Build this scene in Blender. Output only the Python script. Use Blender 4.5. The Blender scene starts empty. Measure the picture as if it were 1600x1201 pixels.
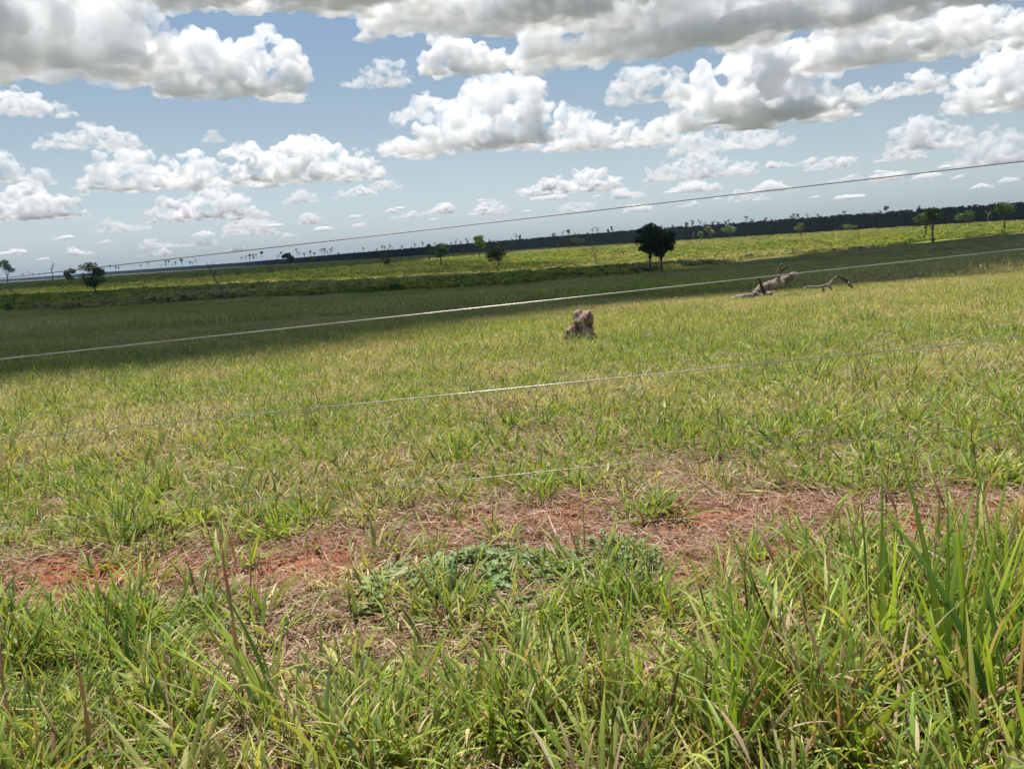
import bpy, bmesh, math, random, time
import numpy as np
from mathutils import Vector, Matrix
T0 = time.time()
S = bpy.context.scene
PI = math.pi

# ------------------------------------------------------------------ camera, world, sun, exposure
PW, PH, F = 1600.0, 1201.0, 1208.0            # photograph size and focal length in its pixels
EYE = Vector((0, 0, 1.45))
cam_data = bpy.data.cameras.new('camera')
cam = bpy.data.objects.new('camera', cam_data)
S.collection.objects.link(cam)
cam_data.sensor_width = 36
cam_data.lens = 36 * F / PW
cam_data.clip_start = 0.05
cam_data.clip_end = 90000
cam.location = EYE
R = Matrix.Rotation(PI / 2 - math.radians(10.0), 3, 'X') @ Matrix.Rotation(-math.radians(3.72), 3, 'Z')
cam.rotation_euler = R.to_euler()
S.camera = cam

SUN_EL, SUN_AZ = math.radians(69), math.radians(-16)
SUN = Vector((math.sin(SUN_AZ) * math.cos(SUN_EL), math.cos(SUN_AZ) * math.cos(SUN_EL), math.sin(SUN_EL)))
world = bpy.data.worlds.new('World')
S.world = world
world.use_nodes = True
wn = world.node_tree
sky = wn.nodes.new('ShaderNodeTexSky')
sky.sky_type = 'NISHITA'
sky.sun_disc = False
sky.sun_elevation = SUN_EL
sky.sun_rotation = SUN_AZ
sky.air_density = 1.0
sky.dust_density = 0.9
sky.ozone_density = 1.0
# humid tropical air: the sky's own brightness, with its hue pulled towards a milky blue, most of all near the horizon
wn_l = wn.links
grey = wn.nodes.new('ShaderNodeRGBToBW')
wn_l.new(sky.outputs[0], grey.inputs[0])
milky = wn.nodes.new('ShaderNodeVectorMath')
milky.operation = 'SCALE'
milky.inputs[0].default_value = (0.93, 0.99, 1.07)
wn_l.new(grey.outputs[0], milky.inputs['Scale'])
tcw = wn.nodes.new('ShaderNodeTexCoord')
sxyz = wn.nodes.new('ShaderNodeSeparateXYZ')
wn_l.new(tcw.outputs['Generated'], sxyz.inputs[0])
mr = wn.nodes.new('ShaderNodeMapRange')
mr.inputs['From Min'].default_value = 0.0
mr.inputs['From Max'].default_value = 0.32
mr.inputs['To Min'].default_value = 0.95
mr.inputs['To Max'].default_value = 0.05
wn_l.new(sxyz.outputs['Z'], mr.inputs['Value'])
mixs = wn.nodes.new('ShaderNodeMix')
mixs.data_type = 'RGBA'
wn_l.new(mr.outputs[0], mixs.inputs[0])
wn_l.new(sky.outputs[0], mixs.inputs[6])
wn_l.new(milky.outputs[0], mixs.inputs[7])
airt = wn.nodes.new('ShaderNodeVectorMath')
airt.operation = 'MULTIPLY'
airt.inputs[1].default_value = (0.915, 1.0, 1.025)
gain = wn.nodes.new('ShaderNodeMapRange')
gain.interpolation_type = 'SMOOTHSTEP'
gain.inputs['From Min'].default_value = 0.0
gain.inputs['From Max'].default_value = 0.22
gain.inputs['To Min'].default_value = 1.10
gain.inputs['To Max'].default_value = 1.0
wn_l.new(sxyz.outputs['Z'], gain.inputs['Value'])
veil = wn.nodes.new('ShaderNodeVectorMath')
veil.operation = 'SCALE'
wn_l.new(mixs.outputs[2], veil.inputs[0])
wn_l.new(gain.outputs[0], veil.inputs['Scale'])
wn_l.new(veil.outputs[0], airt.inputs[0])
wn_l.new(airt.outputs[0], wn.nodes['Background'].inputs[0])
wn.nodes['Background'].inputs[1].default_value = 0.073

sun_data = bpy.data.lights.new('sun', 'SUN')
sun_data.energy = 5.0
sun_data.angle = math.radians(0.5)
sun_data.color = (1, 0.95, 0.88)
sun = bpy.data.objects.new('sun', sun_data)
S.collection.objects.link(sun)
sun.rotation_euler = SUN.to_track_quat('Z', 'Y').to_euler()

S.view_settings.view_transform = 'Standard'
S.view_settings.look = 'None'
S.view_settings.gamma = 1
S.view_settings.use_curve_mapping = False
S.view_settings.exposure = 0.46
S.cycles.max_bounces = 18
S.cycles.diffuse_bounces = 3
S.cycles.glossy_bounces = 2
S.cycles.transmission_bounces = 4
S.cycles.volume_bounces = 14
S.cycles.use_denoising = True
S.render.film_transparent = False

# ------------------------------------------------------------------ helpers
def tag(o, label=None, cat=None, group=None, kind=None):
    for k, v in (('label', label), ('category', cat), ('group', group), ('kind', kind)):
        if v:
            o[k] = v
    return o

def link(name, me, mats=(), parent=None, loc=None):
    o = bpy.data.objects.new(name, me)
    S.collection.objects.link(o)
    if me is not None:
        for m in mats:
            me.materials.append(m)
    if parent is not None:
        o.parent = parent
    if loc is not None:
        o.location = loc
    return o

def mesh_from(name, verts, faces, cols=None, smooth=True, mi=None):
    me = bpy.data.meshes.new(name)
    me.from_pydata([tuple(v) for v in verts], [], faces)
    if cols is not None:
        a = me.color_attributes.new('col', 'FLOAT_COLOR', 'POINT')
        c = np.ones((len(verts), 4), 'f')
        c[:, :3] = np.asarray(cols, 'f').reshape(-1, 3)
        a.data.foreach_set('color', c.ravel())
    if smooth:
        me.polygons.foreach_set('use_smooth', [True] * len(me.polygons))
    if mi is not None:
        me.polygons.foreach_set('material_index', mi)
    me.update()
    return me

def hash2(ix, iy, seed):
    h = (ix.astype(np.int64) * 374761393 + iy.astype(np.int64) * 668265263 + seed * 974634777) & 0xffffffff
    h = ((h ^ (h >> 13)) * 1274126177) & 0xffffffff
    return ((h ^ (h >> 16)) & 0xffff) / 65535.0

def noise2(x, y, scale, seed=0, octaves=3):
    """value noise in 0..1"""
    x = np.asarray(x, float) / scale
    y = np.asarray(y, float) / scale
    tot, amp, s = 0, 1.0, 0
    for o in range(octaves):
        ix, iy = np.floor(x), np.floor(y)
        fx, fy = x - ix, y - iy
        fx, fy = fx * fx * (3 - 2 * fx), fy * fy * (3 - 2 * fy)
        a, b = hash2(ix, iy, seed + o), hash2(ix + 1, iy, seed + o)
        c, d = hash2(ix, iy + 1, seed + o), hash2(ix + 1, iy + 1, seed + o)
        tot = tot + amp * ((a * (1 - fx) + b * fx) * (1 - fy) + (c * (1 - fx) + d * fx) * fy)
        s += amp
        amp *= 0.5
        x, y = x * 2.03 + 17.1, y * 2.03 + 5.7
    return tot / s

def sstep(a, b, x):
    t = np.clip((np.asarray(x, float) - a) / (b - a), 0, 1)
    return t * t * (3 - 2 * t)

# ------------------------------------------------------------------ terrain shape
KY = np.array([-50, 0, 3.5, 6, 10, 15, 25, 35, 60, 100, 150, 200, 240, 300, 450, 600, 700, 1000, 1350, 3000, 5000, 12000], float)
KZ = np.array([.1, 0, 0, -.03, -.22, -.5, -.98, -1.4, -2.6, -4.6, -6.2, -7.3, -7.8, -8, -6.6, -5, -4.2, -3.2, -2.6, -4, -5, -9], float)
FINE_Y = np.concatenate([np.linspace(-50, 60, 900), np.geomspace(60.2, 12000, 1500)])
FINE_Z = np.interp(FINE_Y, KY, KZ)
for _ in range(3):                                 # round the corners of the profile
    k = 31
    pad = np.pad(FINE_Z, k // 2, mode='edge')
    FINE_Z = np.convolve(pad, np.ones(k) / k, mode='valid')

def hgt(x, y):
    x = np.asarray(x, float)
    y = np.asarray(y, float)
    z = np.interp(y, FINE_Y, FINE_Z)
    d = np.hypot(x, y)
    z = z + (noise2(x, y, 1.1, 3, 3) - .5) * .07 * sstep(60, 10, d)
    z = z + (noise2(x, y, 9, 5, 2) - .5) * .16 * sstep(3, 20, d) * sstep(300, 60, d)
    z = z + (noise2(x, y, 70, 9, 2) - .5) * .5 * sstep(80, 260, d)
    return z

def H(x, y):
    return float(hgt(x, y))

def ray(px, py):
    return (R @ Vector(((px - PW / 2) / F, -(py - PH / 2) / F, -1))).normalized()

def ground(px, py, fallback=900.0):
    """where the sight line through a photograph pixel meets the terrain"""
    d = ray(px, py)
    t = np.geomspace(1.0, 9000, 3000)
    X, Y, Z = EYE.x + d.x * t, EYE.y + d.y * t, EYE.z + d.z * t
    below = np.nonzero(Z < hgt(X, Y))[0]
    tt = t[below[0]] if len(below) else fallback
    x, y = EYE.x + d.x * tt, EYE.y + d.y * tt
    return Vector((x, y, H(x, y)))

def at_depth(px, py, y):
    """point on the sight line at forward distance y"""
    d = ray(px, py)
    return EYE + d * ((y - EYE.y) / d.y)

SCX = np.array([-2000, -600, -165, -68, 0, 35, 93, 245, 600, 2000], float)
SCY = np.array([520, 340, 250, 205, 178, 208, 285, 380, 520, 900], float)

def scrub_edge(x):
    return np.interp(x, SCX, SCY)

def bare_mask(x, y):
    """1 on the raked strip of red soil under the fence, 0 in the grass"""
    c = 3.72 + .06 * x + (noise2(x, y * 0 + 3, 1.3, 21, 2) - .5) * .5
    w = .36 + (noise2(x, y, .7, 22, 2) - .5) * .62
    m = 1 - sstep(w * .55, w * 1.25, np.abs(y - c))
    m = np.maximum(m, (1 - sstep(.25, .6, np.hypot((x - 1.05) / 1.1, (y - 3.35)))) * .9)
    m = np.maximum(m, (1 - sstep(.1, .45, np.hypot((x + .15) / 1.2, y - 2.65))) * .5)
    return m * (noise2(x, y, .35, 25, 2) * .7 + .55).clip(0, 1)

# ------------------------------------------------------------------ materials
def nodes_of(m):
    m.use_nodes = True
    n = m.node_tree
    n.nodes.clear()
    return n, n.nodes.new('ShaderNodeOutputMaterial')

def ramp(n, stops, fac):
    r = n.nodes.new('ShaderNodeValToRGB')
    e = r.color_ramp.elements
    while len(e) < len(stops):
        e.new(.5)
    for el, (p, c) in zip(e, stops):
        el.position = p
        el.color = (c[0], c[1], c[2], 1)
    n.links.new(fac, r.inputs[0])
    return r.outputs[0]

def noise_node(n, scale, detail=4, rough=.55, vec=None, dist=0):
    t = n.nodes.new('ShaderNodeTexNoise')
    t.inputs['Scale'].default_value = scale
    t.inputs['Detail'].default_value = detail
    t.inputs['Roughness'].default_value = rough
    t.inputs['Distortion'].default_value = dist
    if vec is not None:
        n.links.new(vec, t.inputs['Vector'])
    return t.outputs[0]

def mixc(n, fac, a, b, mode='MIX'):
    m = n.nodes.new('ShaderNodeMix')
    m.data_type = 'RGBA'
    m.blend_type = mode
    for s, v in ((m.inputs[0], fac), (m.inputs[6], a), (m.inputs[7], b)):
        if isinstance(v, (int, float)):
            s.default_value = v
        elif isinstance(v, tuple):
            s.default_value = (*v, 1)
        else:
            n.links.new(v, s)
    return m.outputs[2]

def math_node(n, op, a, b=0.5, clamp=False):
    m = n.nodes.new('ShaderNodeMath')
    m.operation = op
    m.use_clamp = clamp
    for s, v in ((m.inputs[0], a), (m.inputs[1], b)):
        if isinstance(v, (int, float)):
            s.default_value = v
        else:
            n.links.new(v, s)
    return m.outputs[0]

def leaf_material(name, trans=.35, rough=.5, vary=.35, spec=.35, gain=1.0):
    """foliage: per-vertex colour 'col', varied by instance, part diffuse and part translucent"""
    m = bpy.data.materials.new(name)
    n, out = nodes_of(m)
    a = n.nodes.new('ShaderNodeAttribute')
    a.attribute_name = 'col'
    dry = n.nodes.new('ShaderNodeAttribute')
    dry.attribute_type = 'INSTANCER'
    dry.attribute_name = 'dry'
    oi = n.nodes.new('ShaderNodeObjectInfo')
    br = math_node(n, 'MULTIPLY_ADD', oi.outputs['Random'], vary)
    n.nodes[-1].inputs[2].default_value = (1 - vary / 2) * gain
    comb = n.nodes.new('ShaderNodeVectorMath')
    comb.operation = 'SCALE'
    n.links.new(a.outputs['Color'], comb.inputs[0])
    n.links.new(br, comb.inputs['Scale'])
    lum = n.nodes.new('ShaderNodeRGBToBW')
    n.links.new(comb.outputs[0], lum.inputs[0])
    straw = n.nodes.new('ShaderNodeVectorMath')
    straw.operation = 'SCALE'
    straw.inputs[0].default_value = (1.72, 1.38, .86)
    n.links.new(lum.outputs[0], straw.inputs['Scale'])
    c = mixc(n, dry.outputs['Fac'], comb.outputs[0], straw.outputs[0])
    p = n.nodes.new('ShaderNodeBsdfPrincipled')
    p.inputs['Roughness'].default_value = rough
    p.inputs['Specular IOR Level'].default_value = spec
    n.links.new(c, p.inputs['Base Color'])
    t = n.nodes.new('ShaderNodeBsdfTranslucent')
    tc = mixc(n, 1.0, c, (1.25, 1.2, .55), 'MULTIPLY')
    n.links.new(tc, t.inputs['Color'])
    mx = n.nodes.new('ShaderNodeMixShader')
    mx.inputs[0].default_value = trans
    n.links.new(p.outputs[0], mx.inputs[1])
    n.links.new(t.outputs[0], mx.inputs[2])
    n.links.new(mx.outputs[0], out.inputs['Surface'])
    return m

M_GRASS = leaf_material('grass_blade', .32, .5, .55, .3, 1.45)
M_STRAW = leaf_material('dry_straw', .2, .6, .35, .25)
M_WEED = leaf_material('weed_leaf', .3, .55, .3, .3)
M_PLANT = leaf_material('plantation_leaf', .05, .9, .2, .02)
M_TREE = leaf_material('tree_leaf', .22, .5, .2, .25)
M_SCRUB = leaf_material('scrub_leaf', .35, .55, .5, .15, 1.25)

def wood_material(name, stops, scale=6, bump=.6, stretch=(1, 1, .25)):
    m = bpy.data.materials.new(name)
    n, out = nodes_of(m)
    tc = n.nodes.new('ShaderNodeTexCoord')
    mp = n.nodes.new('ShaderNodeMapping')
    mp.inputs['Scale'].default_value = stretch
    n.links.new(tc.outputs['Object'], mp.inputs[0])
    f = noise_node(n, scale, 6, .62, mp.outputs[0], .6)
    c = ramp(n, stops, f)
    g = noise_node(n, scale * 6, 3, .6, mp.outputs[0])
    c = mixc(n, .35, c, ramp(n, [(.3, (.3, .3, .3)), (.7, (1, 1, 1))], g), 'MULTIPLY')
    p = n.nodes.new('ShaderNodeBsdfPrincipled')
    p.inputs['Roughness'].default_value = .85
    p.inputs['Specular IOR Level'].default_value = .2
    n.links.new(c, p.inputs['Base Color'])
    b = n.nodes.new('ShaderNodeBump')
    b.inputs['Strength'].default_value = bump
    b.inputs['Distance'].default_value = .02
    n.links.new(g, b.inputs['Height'])
    n.links.new(b.outputs[0], p.inputs['Normal'])
    n.links.new(p.outputs[0], out.inputs['Surface'])
    return m

M_BARK = wood_material('tree_bark', [(.3, (.05, .04, .032)), (.7, (.16, .13, .105))], 3)
M_DEAD = wood_material('dead_wood', [(.3, (.13, .11, .095)), (.7, (.34, .30, .26))], 3)
M_LOG = wood_material('weathered_log', [(.3, (.13, .095, .075)), (.5, (.34, .27, .215)), (.72, (.52, .44, .37))], 4)
M_STUMP = wood_material('rotten_stump', [(.36, (.045, .028, .022)), (.45, (.26, .15, .115)), (.54, (.46, .30, .24)), (.66, (.74, .62, .53))], 9, 1.0, (1, 1, .4))
M_CHAR = wood_material('dark_wood', [(.3, (.03, .024, .02)), (.7, (.12, .085, .065))], 6)

def ground_material():
    m = bpy.data.materials.new('ground')
    n, out = nodes_of(m)
    g = n.nodes.new('ShaderNodeNewGeometry')
    pos = g.outputs['Position']
    def attr(name):
        a = n.nodes.new('ShaderNodeAttribute')
        a.attribute_name = name
        return a.outputs['Fac']
    bare, scrub, far = attr('bare'), attr('scrub'), attr('far')
    n1 = noise_node(n, 9, 6, .65, pos)
    n2 = noise_node(n, 60, 5, .7, pos, .4)
    n3 = noise_node(n, .35, 5, .6, pos)
    n4 = noise_node(n, .045, 5, .6, pos)
    soil = ramp(n, [(.25, (.22, .072, .038)), (.5, (.35, .122, .066)), (.8, (.44, .19, .115))], n1)
    soil = mixc(n, .5, soil, ramp(n, [(.35, (.35, .35, .35)), (.65, (1, 1, 1))], n2), 'MULTIPLY')
    litter = ramp(n, [(.3, (.10, .06, .035)), (.5, (.27, .17, .10)), (.7, (.42, .31, .20))], n2)
    turf = ramp(n, [(.3, (.06, .065, .02)), (.55, (.15, .14, .05)), (.75, (.27, .22, .10))], n2)
    turf = mixc(n, math_node(n, 'MULTIPLY', n3, .8), turf, litter)
    near = mixc(n, bare, turf, mixc(n, ramp(n, [(.5, (0, 0, 0)), (.75, (1, 1, 1))], n1), soil, litter))
    fieldc = ramp(n, [(.32, (.085, .10, .032)), (.5, (.125, .125, .045)), (.68, (.18, .15, .07))], n3)
    fieldc = mixc(n, .55, fieldc, ramp(n, [(.35, (.09, .115, .035)), (.62, (.19, .15, .075))], n4))
    c = mixc(n, far, near, fieldc)
    scr = ramp(n, [(.3, (.09, .14, .025)), (.5, (.19, .24, .04)), (.7, (.31, .32, .06))], n3)
    c = mixc(n, scrub, c, scr)
    c = mixc(n, attr('distant'), c, ramp(n, [(.35, (.085, .092, .068)), (.65, (.125, .13, .10))], n4))
    p = n.nodes.new('ShaderNodeBsdfPrincipled')
    p.inputs['Roughness'].default_value = .95
    p.inputs['Specular IOR Level'].default_value = .1
    n.links.new(c, p.inputs['Base Color'])
    b = n.nodes.new('ShaderNodeBump')
    b.inputs['Strength'].default_value = .9
    b.inputs['Distance'].default_value = .03
    n.links.new(n1, b.inputs['Height'])
    b2 = n.nodes.new('ShaderNodeBump')
    b2.inputs['Strength'].default_value = .7
    b2.inputs['Distance'].default_value = .008
    n.links.new(n2, b2.inputs['Height'])
    n.links.new(b.outputs[0], b2.inputs['Normal'])
    n.links.new(b2.outputs[0], p.inputs['Normal'])
    n.links.new(p.outputs[0], out.inputs['Surface'])
    return m

# ------------------------------------------------------------------ ground sheet, polar grid to the horizon
NR, NA = 330, 420
rr = np.concatenate([[0.0], np.geomspace(.4, 11000, NR - 1)])
ang = np.concatenate([np.linspace(-50, 50, 260, endpoint=False), np.linspace(50, 310, NA - 260, endpoint=False)]) * PI / 180
RR, AA = np.meshgrid(rr, ang, indexing='ij')
GX, GY = RR * np.sin(AA), RR * np.cos(AA)
GZ = hgt(GX, GY)
verts = np.stack([GX, GY, GZ], -1).reshape(-1, 3)
ii, jj = np.meshgrid(np.arange(NR - 1), np.arange(NA), indexing='ij')
j2 = (jj + 1) % NA
quads = np.stack([ii * NA + jj, (ii + 1) * NA + jj, (ii + 1) * NA + j2, ii * NA + j2], -1).reshape(-1, 4)[:, ::-1]
gm = bpy.data.meshes.new('ground')
gm.vertices.add(len(verts))
gm.vertices.foreach_set('co', verts.astype('f').ravel())
gm.loops.add(quads.size)
gm.loops.foreach_set('vertex_index', quads.astype('i').ravel())
gm.polygons.add(len(quads))
gm.polygons.foreach_set('loop_start', np.arange(0, quads.size, 4, dtype='i'))
gm.update()
gm.validate()
gm.polygons.foreach_set('use_smooth', [True] * len(gm.polygons))
def vattr(me, name, arr):
    a = me.attributes.new(name, 'FLOAT', 'POINT')
    a.data.foreach_set('value', np.asarray(arr, 'f').ravel())
vx, vy = verts[:, 0], verts[:, 1]
BELT = np.array([(1500, 480), (900, 590), (463, 720), (164, 1000), (0, 1330), (-298, 1800), (-1026, 3100), (-3576, 5400)], float)
behind = np.interp(np.arctan2(vx, vy), np.arctan2(BELT[::-1, 0], BELT[::-1, 1]), np.hypot(BELT[::-1, 0], BELT[::-1, 1])) + 60
behind = np.minimum(behind, 1700)
vattr(gm, 'bare', bare_mask(vx, vy) * (vy > 0))
vattr(gm, 'scrub', sstep(-8, 8, vy - scrub_edge(vx) + (noise2(vx, vy, 25, 4, 2) - .5) * 30) * (np.abs(vy) > 20))
vattr(gm, 'far', sstep(12, 50, np.hypot(vx, vy)))
vattr(gm, 'distant', np.maximum(sstep(0, 300, np.hypot(vx, vy) - np.where(np.abs(np.arctan2(vx, vy)) < 1.2, behind, 600)), sstep(30, 160, -vy)))
ground_o = link('ground', gm, [ground_material()])
tag(ground_o, kind='structure')

# ------------------------------------------------------------------ clouds: closed bodies of scattering vapour
def cloud_material(dens, size, lo=.39, hi=.62):
    """white vapour whose density frays and billows on the scale of the cloud"""
    m = bpy.data.materials.new('cloud_vapour')
    n, out = nodes_of(m)
    tc = n.nodes.new('ShaderNodeTexCoord')
    f1 = noise_node(n, 4.5 / size, 5, .62, tc.outputs['Object'], .3)
    mr_ = n.nodes.new('ShaderNodeMapRange')
    mr_.interpolation_type = 'SMOOTHSTEP'
    mr_.inputs['From Min'].default_value = lo
    mr_.inputs['From Max'].default_value = hi
    mr_.inputs['To Min'].default_value = 0.0
    mr_.inputs['To Max'].default_value = dens * 1.7
    n.links.new(f1, mr_.inputs['Value'])
    v = n.nodes.new('ShaderNodeVolumePrincipled')
    v.inputs['Color'].default_value = (1, 1, 1, 1)
    v.inputs['Anisotropy'].default_value = 0.0
    n.links.new(mr_.outputs[0], v.inputs['Density'])
    n.links.new(v.outputs[0], out.inputs['Volume'])
    return m

def cloud_body(spheres, vox, scale, rough=1.0, flat=None):
    """union of balls, remeshed, billowed and remeshed again into one closed skin"""
    bm = bmesh.new()
    for c, r, s in spheres:
        bmesh.ops.create_icosphere(bm, subdivisions=2, radius=r, matrix=Matrix.Translation(c) @ Matrix.Diagonal((*s, 1)))
    me = bpy.data.meshes.new('cloud_seed')
    bm.to_mesh(me)
    bm.free()
    o = bpy.data.objects.new('cloud_seed', me)
    S.collection.objects.link(o)
    m = o.modifiers.new('r', 'REMESH')
    m.mode = 'VOXEL'
    m.voxel_size = vox * 1.3
    for sz, st, ty in ((.40, -.20, 'VORONOI'), (.17, -.11, 'VORONOI'), (.075, -.05, 'VORONOI'), (.30, .26, 'CLOUDS'), (.07, .07, 'CLOUDS')):
        if sz * scale < vox * 1.5:
            continue
        t = bpy.data.textures.new('cloud_relief', ty)
        t.noise_scale = sz * scale
        if ty == 'CLOUDS':
            t.noise_depth = 4
        dm = o.modifiers.new('d', 'DISPLACE')
        dm.texture = t
        dm.strength = st * scale * rough
        dm.mid_level = .35 if ty == 'VORONOI' else .5
        dm.texture_coords = 'LOCAL'
    m = o.modifiers.new('r2', 'REMESH')
    m.mode = 'VOXEL'
    m.voxel_size = vox
    m.use_smooth_shade = True
    dg = bpy.context.evaluated_depsgraph_get()
    res = bpy.data.meshes.new_from_object(o.evaluated_get(dg))
    bpy.data.objects.remove(o)
    if flat is not None:
        a = np.empty(len(res.vertices) * 3, 'f')
        res.vertices.foreach_get('co', a)
        a = a.reshape(-1, 3)
        low = a[:, 2] < flat
        a[low, 2] = flat + (a[low, 2] - flat) * .3
        res.vertices.foreach_set('co', a.ravel())
        res.update()
    return res

def cloud(x0, ytop, x1, ybase, prof, seed, label, od=6.0, group=None, hb=900.0, vox=1.9, rough=1.0, deep=1.0, soft=False):
    rng = random.Random(seed)
    d0 = ray((x0 + x1) / 2, ybase)
    el = math.asin(d0.z)
    D = min(hb / math.tan(max(el, .02)), 24000)
    fwd = Vector((d0.x, d0.y, 0)).normalized()
    right = Vector((fwd.y, -fwd.x, 0))
    px = D / F
    w_, h_ = (x1 - x0) * px, (ybase - ytop) * px
    dd = min(w_ * .32, h_) * deep * float(np.interp(math.degrees(el), [3, 9, 14], [1, .6, .35]))
    w_, h_ = w_ * .93, h_ * .9
    n = len(prof)
    N = max(10, int(10 * w_ / h_))
    sp = []
    for i in range(N):
        u = min(max((i + .5) / N + rng.uniform(-.4, .4) / N, .03), .97)
        t = u * (n - 1)
        k = min(int(t), n - 2)
        p = prof[k] * (1 - (t - k)) + prof[k + 1] * (t - k)
        if p < .05:
            continue
        top = h_ * p
        for j in range(3):
            r = h_ * rng.uniform(.11, .27) * (.35 + .65 * p)
            z = max(r * .5, (top - r) * (1 - j * .36) + rng.uniform(-.12, .12) * h_)
            y = rng.uniform(-1, 1) * dd * (1.1 - z / h_ * .6)
            sp.append((Vector(((u - .5) * (w_ - r * 1.2), y, z)), r, (1.35, 1.25, .85 if not soft else .6)))
        if rng.random() < .8 * p:
            r = h_ * .13
            sp.append((Vector(((u - .5) * (w_ - r), rng.uniform(-.5, .5) * dd, h_ * .13)), r, (2.2, 2.0 * dd / h_ + .5, .8)))
    scale = h_ * (1.0 if w_ > h_ * 1.4 else .8)
    me = cloud_body(sp, px * vox, scale, rough, h_ * .10)
    o = link('cloud', me, [cloud_material(od / h_, h_, *((.33, .56) if ytop < 60 else (.39, .62)))])
    o.location = fwd * D + Vector((0, 0, D * math.tan(el)))
    o.rotation_euler.z = math.atan2(right.y, right.x)
    tag(o, label, 'cloud', group)
    return o

def shade_cloud(poly, h, label, thick=70, seed=0, vox=7, od=9, rough=.5):
    """a broken cloud deck over a patch of land, standing where the sun throws its shadow on that patch"""
    rng = random.Random(seed)
    P = np.array(poly, float)
    def inside(x, y):
        c = False
        j = len(P) - 1
        for i in range(len(P)):
            if (P[i, 1] > y) != (P[j, 1] > y) and x < (P[j, 0] - P[i, 0]) * (y - P[i, 1]) / (P[j, 1] - P[i, 1]) + P[i, 0]:
                c = not c
            j = i
        return c
    def edge(x, y):
        best = 1e9
        for i in range(len(P)):
            a, b = P[i], P[(i + 1) % len(P)]
            t = np.clip(((x - a[0]) * (b[0] - a[0]) + (y - a[1]) * (b[1] - a[1])) / max(1e-6, ((b - a) ** 2).sum()), 0, 1)
            best = min(best, math.hypot(x - a[0] - t * (b[0] - a[0]), y - a[1] - t * (b[1] - a[1])))
        return best
    lo, hi = P.min(0), P.max(0)
    sp, tries = [], 0
    k = h / SUN.z
    step = thick * .42
    xs = np.arange(lo[0], hi[0], step)
    ys = np.arange(lo[1], hi[1], step)
    for x in xs:
        for y in ys:
            x_, y_ = x + rng.uniform(-.4, .4) * step, y + rng.uniform(-.4, .4) * step
            if not inside(x_, y_):
                continue
            e = edge(x_, y_)
            r = min(thick * rng.uniform(.38, .6), max(e * .98, thick * .12))
            sp.append((Vector((x_ - lo[0], y_ - lo[1], r * .6 + rng.uniform(0, .25) * thick)), r, (1, 1, .8)))
    me = cloud_body(sp, vox, thick, rough, thick * .15)
    o = link('cloud', me, [cloud_material(od / thick * 1.6, thick * 1.5, .18, .42)])
    o.location = Vector((lo[0], lo[1], 0)) + SUN * k
    tag(o, label, 'cloud')
    return o
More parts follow.
